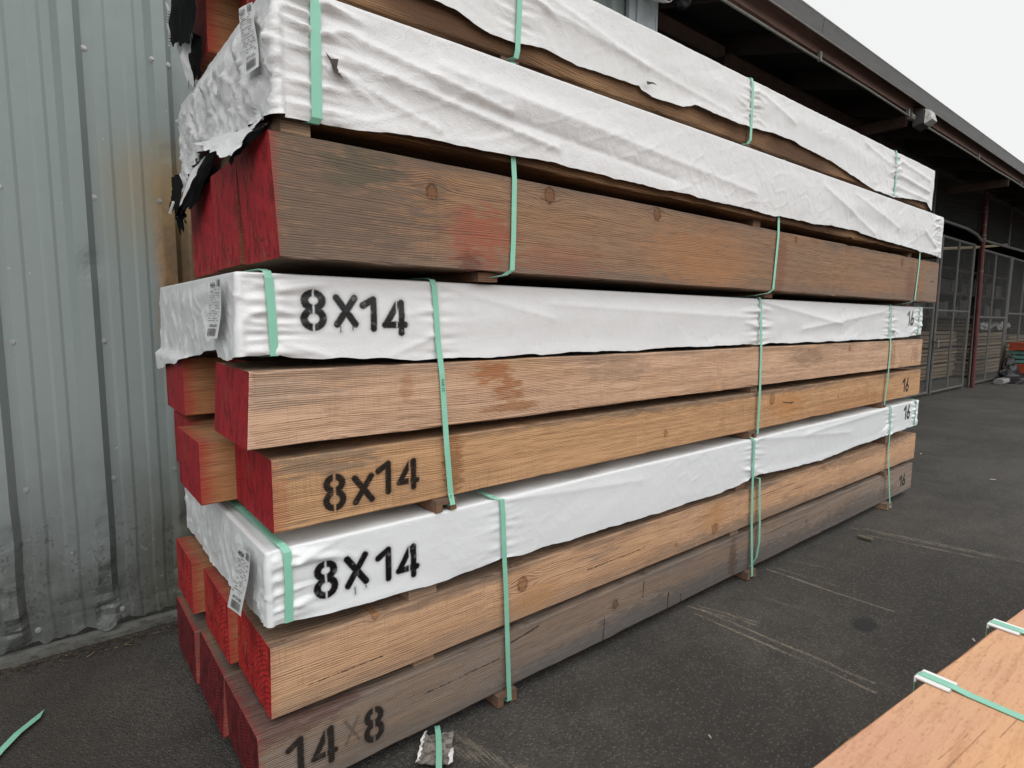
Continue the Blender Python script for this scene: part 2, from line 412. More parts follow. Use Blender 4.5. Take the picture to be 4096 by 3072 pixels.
class MB:
    def __init__(self): self.v, self.f, self.mi = [], [], []
    def add(self, vs, fs, mi=0):
        b = len(self.v); self.v += [tuple(p) for p in vs]
        self.f += [tuple(b+i for i in f) for f in fs]; self.mi += [mi]*len(fs); return self
    def box(self, a, b, mi=0, rot=None, org=None):
        (x0, y0, z0), (x1, y1, z1) = a, b
        vs = [Vector(p) for p in ((x0,y0,z0),(x1,y0,z0),(x1,y1,z0),(x0,y1,z0),(x0,y0,z1),(x1,y0,z1),(x1,y1,z1),(x0,y1,z1))]
        if rot is not None:
            c = Vector(org) if org else Vector(((x0+x1)/2,(y0+y1)/2,(z0+z1)/2)); vs = [rot @ (p-c) + c for p in vs]
        return self.add(vs, [(0,3,2,1),(4,5,6,7),(0,1,5,4),(1,2,6,5),(2,3,7,6),(3,0,4,7)], mi)
    def bbox(self, a, b, c=.004, mi=0):
        """box with its long edges (along x) chamfered"""
        (x0,y0,z0),(x1,y1,z1) = a, b
        ring = [(y0+c,z0),(y1-c,z0),(y1,z0+c),(y1,z1-c),(y1-c,z1),(y0+c,z1),(y0,z1-c),(y0,z0+c)]
        vs = [(x0,y,z) for y,z in ring]+[(x1,y,z) for y,z in ring]
        fs = [(i,(i+1)%8,(i+1)%8+8,i+8) for i in range(8)]+[tuple(range(7,-1,-1)),tuple(range(8,16))]
        fs = [tuple(reversed(f)) for f in fs]
        return self.add(vs, fs, mi)
    def tube(self, pts, r, n=8, mi=0, cap=True):
        pts = [Vector(p) for p in pts]; rs = r if isinstance(r, (list, tuple)) else [r]*len(pts)
        rows = []
        for i, p in enumerate(pts):
            t = (pts[min(i+1, len(pts)-1)]-pts[max(i-1, 0)]).normalized()
            a = t.cross(Vector((0,0,1)) if abs(t.z) < .9 else Vector((1,0,0))).normalized(); b = t.cross(a)
            rows.append([p+(a*math.cos(k*2*math.pi/n)+b*math.sin(k*2*math.pi/n))*rs[i] for k in range(n)])
        vs = [q for row in rows for q in row]; fs = []
        for i in range(len(pts)-1):
            for k in range(n):
                fs.append((i*n+k, i*n+(k+1)%n, (i+1)*n+(k+1)%n, (i+1)*n+k))
        if cap: fs += [tuple(range(n-1,-1,-1)), tuple((len(pts)-1)*n+k for k in range(n))]
        return self.add(vs, fs, mi)
    def grid(self, P, mi=0, flip=False):
        """P: rows x cols x 3 array"""
        R, C = P.shape[:2]
        b = len(self.v); self.v += [tuple(map(float, q)) for q in P.reshape(-1, 3)]
        for i in range(R-1):
            for j in range(C-1):
                q = (b+i*C+j, b+i*C+j+1, b+(i+1)*C+j+1, b+(i+1)*C+j)
                self.f.append(q[::-1] if flip else q); self.mi.append(mi)
        return self
    def build(self, name, mats, parent=None, org=(0,0,0), smooth=False):
        me = bpy.data.meshes.new(name)
        o = Vector(org)
        me.from_pydata([tuple(Vector(p)-o) for p in self.v], [], self.f)
        for m in (mats if isinstance(mats, (list, tuple)) else [mats]): me.materials.append(m)
        if any(self.mi): me.polygons.foreach_set('material_index', self.mi)
        if smooth: me.polygons.foreach_set('use_smooth', [True]*len(me.polygons))
        me.update()
        ob = bpy.data.objects.new(name, me); COL.objects.link(ob)
        if parent is not None:
            ob.parent = parent; ob.location = o - parent.location
        else: ob.location = o
        return ob

def tag(o, label=None, cat=None, group=None, kind=None):
    if label: o['label'] = label
    if cat: o['category'] = cat
    if group: o['group'] = group
    if kind: o['kind'] = kind
    return o
def empty(name, loc, label, cat, group=None):
    o = bpy.data.objects.new(name, None); COL.objects.link(o); o.location = loc; o.empty_display_size = .1
    return tag(o, label, cat, group)

# ------------------------------------------------------------------ ground
SCR = []
for (a, b, w, st, n) in [((2.60,-.02),(2.615,-.62),.012,.8,1),((2.65,-.01),(2.69,-.33),.010,.6,1),((3.66,-.03),(3.86,-.95),.014,.85,2),((3.60,-.15),(3.72,-.70),.011,.8,1),
       ((1.92,-.05),(1.945,-.78),.013,.85,1),((1.87,-.06),(1.885,-.80),.012,.8,1),((1.90,.0),(1.99,-.28),.012,.7,2),((2.81,-.04),(2.89,-.24),.009,.5,1),
       ((.50,-.06),(.64,-.28),.03,.5,1),((.56,-.02),(.60,-.20),.02,.45,1),((2.25,-.05),(2.30,-.35),.010,.5,1)]:
    for k in range(n):
        SCR.append(((a[0]+k*.035, a[1]), (b[0]+k*.03, b[1]), w, st))
M_asph = asphalt_mat(SCR)
gm = MB()
gx = sorted(set(list(np.linspace(-2, 6, 60)) + [-150, -60, -20, -8, -4, 9, 14, 25, 60, 200]))
gy = sorted(set(list(np.linspace(-2.5, 2, 40)) + [-150, -60, -20, -8, -4, 4, 9, 20, 60, 150]))
GX, GY = np.meshgrid(gx, gy)
GZ = np.where((np.abs(GX-2) < 4) & (GY > -2.4) & (GY < 1.1), fbm(GX*1.5, GY*1.5, 3)*.006, 0) - .003
gm.grid(np.dstack([GX, GY, GZ]))
tag(gm.build('asphalt_ground', M_asph, smooth=True), kind='structure')

# ------------------------------------------------------------------ steel clad wall
M_wall = wall_mat()
M_screw = simple('screw_zinc', (.36, .37, .37), .4, .4, .3, 120, .2)
M_flash = simple('base_flashing', (.11, .112, .10), .7, 0, .6, 14, .4, dark=(.045, .04, .034))
WY = 1.40
wall = empty('metal_wall', (0, WY, 0), 'grey ribbed steel wall with rust bloom and dirty foot behind the timber stack', 'wall')
RIB0, PITCH = 0.047, 0.305
def wall_profile(x):
    """outward relief of the sheet at x"""
    u = (x - RIB0 + PITCH/2) % PITCH - PITCH/2
    a = abs(u)
    r = .034*np.clip((.047 - a)/.024, 0, 1)
    for c in (-.102, .102):
        r = max(r, .0045*np.clip((.026 - abs(u-c))/.011, 0, 1))
    return r
def panel(x0, x1):
    xs = set(np.linspace(x0, x1, 40))
    k0 = int(np.floor((x0-RIB0)/PITCH))-1
    for k in range(k0, k0+7):
        c = RIB0 + k*PITCH
        for dd in (-.047, -.023, .023, .047, -.128, -.117, -.087, -.076, .128, .117, .087, .076):
            if x0 < c+dd < x1: xs.add(c+dd)
    xs = sorted(xs); xs = [xs[0]] + [b for a, b in zip(xs, xs[1:]) if b-a > .0008]
    zs = np.concatenate([np.linspace(.035, 1.0, 70), np.linspace(1.0, 2.7, 60)[1:], np.linspace(2.7, 3.72, 8)[1:]])
    X, Z = np.meshgrid(xs, zs)
    prof = np.array([wall_profile(x) for x in xs])
    low = np.clip((.75 - Z)/.6, 0, 1)**1.3
    dent = fbm(X*9, Z*7, 4, 3)*.036*low*np.where(prof > .008, 1.35, .30)
    crush = np.clip((.34-Z)/.2, 0, 1)*np.clip(ridge(X*3, Z*13, 8), 0, 1)*np.where(prof > .01, .022, .003)
    mid = fbm(X*3.5, Z*1.6, 9, 2)*.004 + np.exp(-((X+.232)/.03)**2-((Z-1.55)/.05)**2)*.012 + np.exp(-((X-.06)/.03)**2-((Z-2.02)/.03)**2)*.005
    sx = fbm(X*0+Z*4, X*2, 14, 2)*.012*low
    Y = WY - prof[None, :]*(1-.25*low) + dent + crush + mid
    Zb = Z + np.where(Z < .06, fbm(X*30, X*0, 5, 2)*.03, 0)
    m = MB().grid(np.dstack([X + sx, Y, Zb]))
    return m.build('panel', M_wall, wall, (0, WY, 0))
px = RIB0 + .022 - .915*4
while px < 3.1:
    panel(px, min(px+.915+.0, 3.14)); px += .915
ct = MB().box((3.00, WY-.065, .03), (3.20, WY-.040, 3.74)).box((3.203, WY-.066, .03), (3.225, WY+.3, 3.74)).box((2.93, WY-.05, .03), (2.998, WY-.02, 3.74))
M_trim = simple('corner_trim_paint', (.40, .44, .45), .5, 0, .2, 8, .2)
ct.build('corner_trim', M_trim, wall, (3.0, WY, 0))
def screw_at(x, z, r=.0105):
    y = WY - wall_profile(x)
    m = MB(); n = 10
    for (ra, ya, yb) in ((r*1.15, .001, .003), (r*.62, .003, .008)):
        vs = [(x+ra*math.cos(k*2*math.pi/n), y-ya, z+ra*math.sin(k*2*math.pi/n)) for k in range(n)]
        vs += [(x+ra*.9*math.cos(k*2*math.pi/n), y-yb, z+ra*.9*math.sin(k*2*math.pi/n)) for k in range(n)]
        m.add(vs, [(k, (k+1)%n, n+(k+1)%n, n+k) for k in range(n)]+[tuple(range(n, 2*n))])
    m.build('screw', M_screw, wall, (x, WY, z))
for zz in (.09, .667, 1.243, 1.815, 2.378):
    for xx in (-.488, -.205) : screw_at(xx, zz)
    if zz > .1:
        screw_at(.021, zz+.01); screw_at(.076, zz+.004)
fl = MB().box((-3.6, WY-.068, .004), (3.2, WY+.02, .016)).box((-3.6, WY-.0705, .0), (3.2, WY-.0685, .020))
fl.build('base_flashing', M_flash, wall, (0, WY, 0))

# ------------------------------------------------------------------ roof of the shed
M_gut = simple('gutter_dark', (.085, .083, .082), .5, 0, .25, 4, .2, stretch=(1, 6, 6))
M_gutlip = simple('gutter_lip', (.30, .29, .27), .5, 0, .25, 9, .2)
M_fascia = simple('fascia_brown', (.215, .12, .095), .7, 0, .35, 5, .35, stretch=(.4, 6, 6))
M_dark = simple('dark_timber', (.030, .019, .014), .85, 0, .5, 6, .4)
M_ledger = simple('ledger_brown', (.075, .042, .03), .8, 0, .4, 6, .4)
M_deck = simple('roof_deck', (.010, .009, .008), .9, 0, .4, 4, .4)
M_cond = simple('conduit_steel', (.20, .195, .17), .5, .2, .3, 12, .2)
M_roofing = simple('roofing', (.16, .16, .16), .8, 0, .3, 3, .3)
RX0, RX1 = -3.8, 30.0
roof = empty('shed_roof', (3.0, 1.0, 3.6), 'dark shed roof with gutter and brown fascia running off above the stack', 'roof')
ro = (3.0, 1.0, 3.6)
# gutter: k-style trough, in lengths with visible joints
gp = [(1.0, 3.85), (.998, 3.805), (.955, 3.770), (.908, 3.718), (.895, 3.722), (.886, 3.80), (.880, 3.842), (.890, 3.846), (.898, 3.80)]
gxs = [RX0, 2.2, 4.83, 9.6, 15.0, 20.4, 25.8, RX1]
for a, b in zip(gxs, gxs[1:]):
    m = MB(); n = len(gp)
    vs = [(a+.003, y, z) for y, z in gp] + [(b-.003, y, z) for y, z in gp]
    m.add(vs, [(i, i+1, n+i+1, n+i) for i in range(n-1)])
    m.build('gutter', M_gut, roof, ro)
MB().tube([(RX0, .882, 3.846), (RX1, .882, 3.846)], .007, 6).build('gutter_lip', M_gutlip, roof, ro)
MB().tube([(RX0, .902, 3.716), (RX1, .902, 3.716)], .008, 6).build('gutter_bead', M_gutlip, roof, ro)
fx = [RX0, 1.8, 7.6, 12.2, 17.6, 23.5, RX1]
for i, (a, b) in enumerate(zip(fx, fx[1:])):
    MB().box((a+.002, 1.004+.002*(i%2), 3.655), (b-.002, 1.045, 3.86)).build('fascia_board', M_fascia, roof, ro)
MB().add([(RX0, .93, 3.875), (RX1, .93, 3.875), (RX1, 9.5, 6.3), (RX0, 9.5, 6.3)], [(0, 1, 2, 3)]).add(
    [(RX0, 1.05, 3.845), (RX1, 1.05, 3.845), (RX1, 9.5, 6.22), (RX0, 9.5, 6.22)], [(3, 2, 1, 0)], 1).build('roof_deck', [M_roofing, M_deck], roof, ro)
x = 3.6
while x < 29:
    s = (6.22-3.845)/(9.5-1.05)
    m = MB(); y0, y1 = 1.05, 9.4
    for dz in (0,):
        vs = [(x, y0, 3.83), (x+.05, y0, 3.83), (x+.05, y1, 3.83+s*(y1-y0)), (x, y1, 3.83+s*(y1-y0)),
              (x, y0, 3.66), (x+.05, y0, 3.66), (x+.05, y1, 3.64+s*(y1-y0)), (x, y1, 3.64+s*(y1-y0))]
        m.add(vs, [(0,1,2,3),(4,7,6,5),(0,4,5,1),(1,5,6,2),(2,6,7,3),(3,7,4,0)])
    m.build('rafter', M_dark, roof, ro); x += 1.3
for xo in (7.35, 11.95, 16.6, 21.2):                     # lookout blocks under the eave
    MB().box((xo, 1.06, 3.54), (xo+.07, 1.9, 3.652)).build('lookout_block', M_ledger, roof, ro)
MB().box((3.2, 1.92, 3.93), (RX1, 2.05, 4.20)).build('header_beam', M_dark, roof, ro)
MB().box((3.26, 1.58, 3.685), (4.5, 1.66, 3.755)).build('ledger_board', M_ledger, roof, ro)
MB().box((4.62, 1.60, 3.66), (7.5, 1.66, 3.74)).build('ledger_board', M_ledger, roof, ro)
cp = [(RX0, .99, 3.60)] + [(xx, .99, 3.60-.006*math.sin(xx*1.9)) for xx in np.arange(0, 29, 1.2)]
MB().tube(cp, .011, 8).build('conduit', M_cond, roof, ro)
for xx in (5.0, 7.15, 9.9, 12.4, 15.0):
    MB().box((xx, .972, 3.583), (xx+.03, 1.002, 3.66)).build('conduit_clip', M_cond, roof, ro)

# wall-pack lamp on the fascia
M_lamp_body = simple('lamp_bronze', (.05, .045, .042), .5, .2, .3, 20)
g = G('lamp_lens'); nz = g.noise(25, 2, 4, .6)
M_lens = g.out(g.mix(g.sm(nz, .4, .7), (.52, .52, .50), (.30, .29, .27)), .35, g.bump(g.m('SINE', g.xyz()[0]*300.0), .3, .002))
lx, lz = 7.50, 3.625
lamp = empty('wall_lamp', (lx, .99, lz), 'boxy wall lamp with pale ribbed lens fixed to the fascia', 'lamp')
def hexa(m, f, b, mi=0):
    return m.add(list(f)+list(b), [(0,1,2,3),(7,6,5,4),(0,4,5,1),(1,5,6,2),(2,6,7,3),(3,7,4,0)], mi)
m = MB(); hexa(m, [(lx-.11,.90,lz-.08),(lx+.11,.90,lz-.08),(lx+.11,.91,lz+.07),(lx-.11,.91,lz+.07)], [(lx-.13,1.0,lz-.11),(lx+.13,1.0,lz-.11),(lx+.13,1.0,lz+.10),(lx-.13,1.0,lz+.10)])
m.build('housing', M_lamp_body, lamp, lamp.location)
m = MB(); hexa(m, [(lx-.07,.83,lz-.05),(lx+.09,.83,lz-.05),(lx+.09,.86,lz+.05),(lx-.07,.86,lz+.05)], [(lx-.09,.899,lz-.09),(lx+.105,.899,lz-.09),(lx+.105,.899,lz+.07),(lx-.09,.899,lz+.07)])
m.build('lens', M_lens, lamp, lamp.location)
MB().tube([(lx-.30,.985,lz-.03),(lx-.20,.985,lz-.03)], .035, 8).build('junction_box', M_cond, lamp, lamp.location)

# security cameras under the eave, by the wall corner
M_white = simple('white_plastic', (.62, .60, .57), .4, 0, .3, 15, .1)
M_black = simple('black_plastic', (.015, .015, .016), .3, 0, .2, 15, .1)
M_led = simple('sensor_window', (.55, .55, .53), .3, 0, .1, 15, .1)
c1 = empty('security_camera', (3.10, 1.2, 3.62), 'white bullet security camera under the eave, beside the pale wall corner', 'camera')
MB().tube([(3.10,1.30,3.64),(3.09,1.17,3.565),(3.085,1.13,3.545)], [.050,.050,.044], 14).build('housing', M_white, c1, c1.location)
MB().tube([(3.085,1.132,3.546),(3.084,1.124,3.542)], .034, 14).build('lens', M_black, c1, c1.location)
MB().tube([(3.10,1.25,3.66),(3.11,1.27,3.83)], .014, 8).build('bracket', M_white, c1, c1.location)
c2 = empty('security_camera', (3.33, 1.2, 3.64), 'black dome security camera with white dots under the eave', 'camera')
m = MB(); rows = []
for i in range(7):
    a = -math.pi/2 + i*math.pi/2/6*1.25
    rows.append([(3.33+.065*math.cos(a)*math.cos(t), 1.2+.065*math.cos(a)*math.sin(t), 3.62+.065*math.sin(a)) for t in np.linspace(0, 2*math.pi, 15)])
m.grid(np.array(rows)); m.build('dome', M_black, c2, c2.location, smooth=True)
MB().tube([(3.33,1.2,3.645),(3.33,1.2,3.84)], .055, 12).build('mount', M_black, c2, c2.location)
for k in range(6):
    MB().tube([(3.298+.013*(k%3),1.142,3.603+.016*(k//3)),(3.296+.013*(k%3),1.1385,3.602+.016*(k//3))], .0048, 6).build('led', M_led, c2, c2.location)

# ------------------------------------------------------------------ shed interior shell
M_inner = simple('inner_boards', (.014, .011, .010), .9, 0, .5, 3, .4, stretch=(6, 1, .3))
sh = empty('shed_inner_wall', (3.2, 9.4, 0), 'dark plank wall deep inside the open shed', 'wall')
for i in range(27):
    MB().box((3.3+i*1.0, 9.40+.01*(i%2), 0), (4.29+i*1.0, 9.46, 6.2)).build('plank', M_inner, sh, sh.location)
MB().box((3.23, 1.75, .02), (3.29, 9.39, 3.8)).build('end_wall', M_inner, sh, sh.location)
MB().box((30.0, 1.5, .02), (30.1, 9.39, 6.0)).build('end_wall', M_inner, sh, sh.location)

# ------------------------------------------------------------------ chain-link fence and gate
M_galv = simple('galvanised_pipe', (.10, .102, .097), .5, .3, .35, 9, .2, dark=(.16, .15, .13))
M_wire = simple('galvanised_wire', (.17, .172, .165), .55, .3, .2, 9, .1)
M_redp = simple('red_oxide_pipe', (.105, .027, .024), .6, 0, .4, 7, .3)
FY = 1.95
def wires(m, x0, x1, z0, z1, y, pitch=.068, asp=1.15, r=.0012):
    """two families of crossing strands, clipped to the bay"""
    h = z1-z0; run = h/asp
    for sgn in (1, -1):
        k = x0 - run
        while k < x1 + run:
            xa, za, xb, zb = (k, z0, k+run, z1) if sgn > 0 else (k+run, z0, k, z1)
            pts = []
            def at(xx): return za + (xx-xa)*(zb-za)/(xb-xa)
            lo, hi = min(xa, xb), max(xa, xb)
            a, b = max(lo, x0), min(hi, x1)
            if b - a > .02:
                ns = max(1, int((b-a)/.25)); es = [a+(b-a)*i/ns for i in range(ns+1)]
                for c, e in zip(es, es[1:]): m.tube([(c, y+sgn*.0018, at(c)), (e, y+sgn*.0018, at(e))], r, 3, cap=False)
            k += pitch
def bay(root, x0, x1, z0, z1, mid=None, posts=(), y=FY, mesh=True):
    org = root.location
    for xx in (x0, x1): MB().tube([(xx, y, z0-.04), (xx, y, z1+.02)], .026, 8).build('post', M_galv, root, org)
    for zz in (z0, z1): MB().tube([(x0, y, zz), (x1, y, zz)], .022, 8).build('rail', M_galv, root, org)
    for xx in posts: MB().tube([(xx, y, z0), (xx, y, z1)], .020, 8).build('stile', M_galv, root, org)
    if mid: MB().tube([(x0, y, mid), (x1, y, mid)], .018, 8).build('rail', M_galv, root, org)
    if mesh:
        m = MB(); wires(m, x0, x1, z0, z1, y-.03)
        tag(m.build('wire_mesh', M_wire, root, org), kind='stuff')
ga = empty('chain_link_gate', (9.6, FY, 0), 'chain-link gate leaf half hidden behind the far end of the stack', 'gate')
bay(ga, 9.5, 12.02, .07, 2.86, 1.58)
gb = empty('chain_link_gate', (12.2, FY, 0), 'chain-link gate leaf closed against the dark red pipe post', 'gate')
bay(gb, 12.20, 14.18, .06, 2.86, 1.55, (13.2,))
MB().tube([(11.98, FY-.05, 1.02), (12.1, FY-.09, .98), (12.26, FY-.05, 1.03)], .016, 6).build('latch_chain', M_galv, gb, gb.location)
MB().box((12.10, FY-.10, .88), (12.15, FY-.07, .98)).build('padlock', M_cond, gb, gb.location)
fc = empty('chain_link_fence', (14.6, FY, 0), 'chain-link fence bay right of the dark red pipe post', 'fence')
bay(fc, 14.62, 17.15, .06, 2.82, 1.45, (15.85,))
fd = empty('chain_link_fence', (17.3, FY, 0), 'last chain-link fence bays at the right edge, beside the orange stack', 'fence')
bay(fd, 17.27, 20.0, .06, 2.82, 1.55, (18.6,)); bay(fd, 20.1, 26.0, .06, 2.82, 1.5, (22.0, 24.0))
up = empty('upper_wire_screen', (14.0, FY, 3.1), 'wire screen on thin pipes between the fence top and the shed roof', 'screen')
for xx in (11.7, 16.95, 20.1): MB().tube([(xx, FY+.03, 3.05), (xx, FY+.03, 4.05)], .020, 8).build('post', M_galv, up, up.location)
MB().tube([(9.0, FY-.04, 3.10), (13.4, FY-.04, 3.10), (14.0, FY-.06, 3.04), (14.25, FY-.09, 2.94)], .028, 8).build('rail', M_galv, up, up.location)
MB().tube([(14.4, FY-.05, 2.98), (20.0, FY-.05, 3.05), (26.0, FY-.05, 3.05)], .028, 8).build('rail', M_galv, up, up.location)
m = MB(); wires(m, 9.0, 14.5, 3.1, 4.0, FY); wires(m, 14.75, 22.0, 3.05, 4.0, FY)
tag(m.build('wire_mesh', M_wire, up, up.location), kind='stuff')
rp = empty('pipe_post', (14.42, FY, 0), 'dark red steel pipe post with wire bands between the fence bays', 'post')
MB().tube([(14.50, FY-.10, -.02), (14.40, FY-.10, 1.5), (14.24, FY-.10, 4.0)], .040, 12).build('pipe', M_redp, rp, rp.location)
for zz in (2.35, 2.98, 3.05, 3.25, 3.5, 3.58, 3.85):
    MB().tube([(14.502-.065*zz, FY-.10, zz-.012), (14.502-.065*zz, FY-.10, zz+.012)], .046, 12).build('band', M_galv, rp, rp.location)

# lumber stored inside the shed
M_brd = [simple('grey_board%d' % i, c, .85, 0, .45, 3, .3, stretch=(.5, 8, 14)) for i, c in
         enumerate([(.17, .125, .082), (.13, .095, .065), (.20, .145, .09), (.095, .072, .052)])]
rnd = random.Random(4)
def lumber(x0, x1, y, ztop, label, t=.052, gapn=4):
    r = empty('lumber_stack', (x0, y, 0), label, 'lumber stack', 'lumber stacks stored inside the shed')
    z = .06; k = 0
    while z < ztop:
        dx = rnd.uniform(-.05, .05); tt = t*rnd.choice((1, 1, 1.6))
        MB().box((x0+dx, y+rnd.uniform(-.02, .02), z), (x1+rnd.uniform(-.12, .12), y+1.0, z+tt)).build('board', rnd.choice(M_brd), r, r.location)
        k += 1; z += tt + (.022 if k % gapn else .055)
    return r
lumber(14.2, 16.75, 2.75, 1.15, 'stack of grey boards behind the closed gate leaf, left of the red pipe')
lumber(16.95, 19.7, 2.42, 1.28, 'tall stack of tan boards inside the shed, right of the red pipe')
lumber(20.0, 23.3, 2.42, .92, 'lower stack of boards at the right edge behind the orange stack')
M_film = simple('clear_film', (.10, .10, .098), .3, 0, .4, 6, .5)
m = MB(); xs = np.linspace(16.9, 19.8, 50); vs = np.linspace(0, 1, 8)
XX, VV = np.meshgrid(xs, vs)
m.grid(np.dstack([XX, 2.36 - .03*VV + fbm(XX*3, VV*3, 4)*.05, 1.335 - VV*.16*(1+fbm(XX*2, VV, 6)) + fbm(XX*4, VV*2, 7)*.05]))
m.grid(np.dstack([XX, 2.36 + VV*.9, 1.345 + fbm(XX*3, VV*3, 9)*.03]))
tag(m.build('film_sheet', M_film, None, (16.9, 2.36, 1.3), smooth=True), 'crumpled pale plastic sheet lying over the tall tan board stack', 'plastic sheet')
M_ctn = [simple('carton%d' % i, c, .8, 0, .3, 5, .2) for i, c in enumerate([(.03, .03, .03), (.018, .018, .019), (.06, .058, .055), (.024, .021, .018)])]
rk = empty('storage_rack', (15.5, 3.6, 0), 'dark storage rack with grey cartons deep inside the shed', 'rack')
for xx in (15.0, 17.6, 20.2, 22.8, 25.4):
    MB().box((xx, 3.60, 0), (xx+.08, 3.68, 3.3)).build('upright', M_dark, rk, rk.location)
for zz in (1.45, 2.1, 2.75):
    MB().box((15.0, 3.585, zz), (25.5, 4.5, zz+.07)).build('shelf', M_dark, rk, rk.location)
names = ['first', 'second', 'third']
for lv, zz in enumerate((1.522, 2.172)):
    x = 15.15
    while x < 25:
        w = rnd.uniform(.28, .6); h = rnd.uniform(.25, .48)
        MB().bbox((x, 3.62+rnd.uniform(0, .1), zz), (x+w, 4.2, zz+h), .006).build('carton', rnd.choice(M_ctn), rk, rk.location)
        x += w + rnd.choice((.04, .06, .35))
M_lath = simple('pale_lath', (.62, .50, .34), .6, 0, .2, 8, .2, stretch=(.5, 5, 5))
MB().tube([(13.0, 2.2, 2.72), (15.5, 2.2, 2.95), (17.9, 2.2, 3.20)], .026, 4).build('wood_lath', M_lath, None, (13.0, 2.2, 2.72))
tag(bpy.data.objects['wood_lath'], 'long pale wooden lath lying level behind the fence top', 'lath')

# orange and green stack, black tarp and kerb block at the right edge
M_or = simple('orange_plastic', (.32, .055, .022), .5, 0, .35, 9, .2)
M_tl = simple('green_plastic', (.10, .22, .19), .5, 0, .3, 9, .2)
os_ = empty('plastic_pallet_stack', (17.2, 1.45, 0), 'stack of orange and green plastic blocks at the right edge by the fence', 'plastic blocks')
def slotted(x0, x1, y0, y1, z0, z1, mat, nm):
    m = MB(); m.box((x0, y0, z1-.05), (x1, y1, z1)).box((x0, y0, z0), (x1, y1, z0+.05))
    n = 4
    for i in range(n):
        a = x0 + (x1-x0-.07)*i/(n-1)
        m.box((a, y0+.005, z0+.052), (a+.07, y1-.005, z1-.052))
    m.build(nm, mat, os_, os_.location)
slotted(16.95, 17.9, 1.30, 1.80, .0, .19, M_or, 'orange_block'); slotted(16.93, 17.88, 1.29, 1.80, .195, .40, M_or, 'orange_block')
for i in range(3):
    MB().bbox((16.99+.03*i, 1.30, .42+i*.10), (17.9, 1.80, .49+i*.10), .01).build('green_block', M_tl, os_, os_.location)
slotted(17.0, 17.9, 1.32, 1.80, .71, .88, M_or, 'orange_block')
M_tarp = simple('black_tarp', (.014, .014, .015), .38, 0, .4, 8, .5, bdist=.01)
U, V = np.meshgrid(np.linspace(0, 1, 40), np.linspace(0, 1, 24))
TX = 16.2 + U*.9; TZ = (.02 + .66*U**1.4)*(1-V)**.8*(1 + .25*fbm(U*6, V*4, 2)); TY = 1.78 - V*.42 + fbm(U*7, V*6, 3)*.12
m = MB().grid(np.dstack([TX, TY, np.maximum(TZ, .004)]))
m2 = np.dstack([TX, 1.80+V*.08, np.maximum(TZ, .004)])
m.grid(m2, flip=True)
tag(m.build('black_tarp', M_tarp, None, (16.2, 1.6, 0), smooth=True), 'crumpled black tarp slumped beside the orange plastic stack', 'tarp')
M_conc = simple('pale_concrete', (.24, .24, .235), .85, 0, .35, 14, .5)
tag(MB().bbox((15.8, 1.60, .0), (16.35, 1.78, .11), .03).build('kerb_block', M_conc, None, (15.8, 1.60, 0)), 'grey concrete kerb block on the asphalt at the fence foot', 'kerb block')

# ------------------------------------------------------------------ the timber stack
RED = dict(base=(.50, .017, .028), dark=(.17, .007, .011)); REDO = dict(base=(.20, .016, .022), dark=(.055, .007, .009)); REDB = dict(base=(.55, .026, .026), dark=(.18, .010, .010))
LT, DK = (.62, .385, .235), (.25, .12, .06)

def timber(x0, y0, z0, w, h, side, end, label, group, L=4.88, seed=0, jit=.0016, bow=0.0, skew=0.0, kids=()):
    c = .0045; n = 110
    ring = [(c, 0), (w-c, 0), (w, c), (w, h-c), (w-c, h), (c, h), (0, h-c), (0, c)]
    rr = np.random.RandomState(int(seed*7)+3)
    xs = np.linspace(0, L, n); m = MB(); vs = []
    ch = rr.rand(8)*6
    for i, xx in enumerate(xs):
        bz = bow*math.sin(math.pi*xx/L)
        for k, (yy, zz) in enumerate(ring):
            j = vn(np.array([xx*7+ch[k]*50]), np.array([k*3.1]), seed+2)[0]*jit*2.2 + vn(np.array([xx*1.1]), np.array([k*1.7]), seed+4)[0]*jit*2
            jy = vn(np.array([xx*6+ch[k]*70]), np.array([k*2.3]), seed+9)[0]*jit*2
            if rr.rand() < .035: (j, jy) = (j + (.007*rr.rand() if zz < h/2 else -.007*rr.rand()), jy + (.006*rr.rand() if yy < w/2 else -.006*rr.rand()))
            sk = skew*(zz/h-.5) if i == 0 else 0
            vs.append((xx + sk, yy+jy, zz+j+bz))
    fs = []
    for i in range(n-1):
        for k in range(8):
            fs.append((i*8+k, (i+1)*8+k, (i+1)*8+(k+1)%8, i*8+(k+1)%8))
    m.add([(a+x0, b+y0, q+z0) for a, b, q in vs], fs, 0)
    b = 0
    m.f.append(tuple(range(8))); m.mi.append(1)
    m.f.append(tuple((n-1)*8+k for k in range(7, -1, -1))); m.mi.append(1)
    o = m.build('timber', [side, end], None, (x0, y0, z0))
    return tag(o, label, 'timber', group)

def text16(x, z, w, h): return [('1', x, z, w*.46, h), ('6', x+w*.5, z, w*.5, h)]
def loc(chars, x0, z0): return [(c, x-x0, z-z0, w, h) for c, x, z, w, h in chars]

WHITEG = 'white plastic covers on the timber bundles'
gA, gB, gC, gD = 'timbers of the lowest bundle', 'timbers of the second bundle', 'timbers of the third bundle', 'timbers of the topmost bundle'
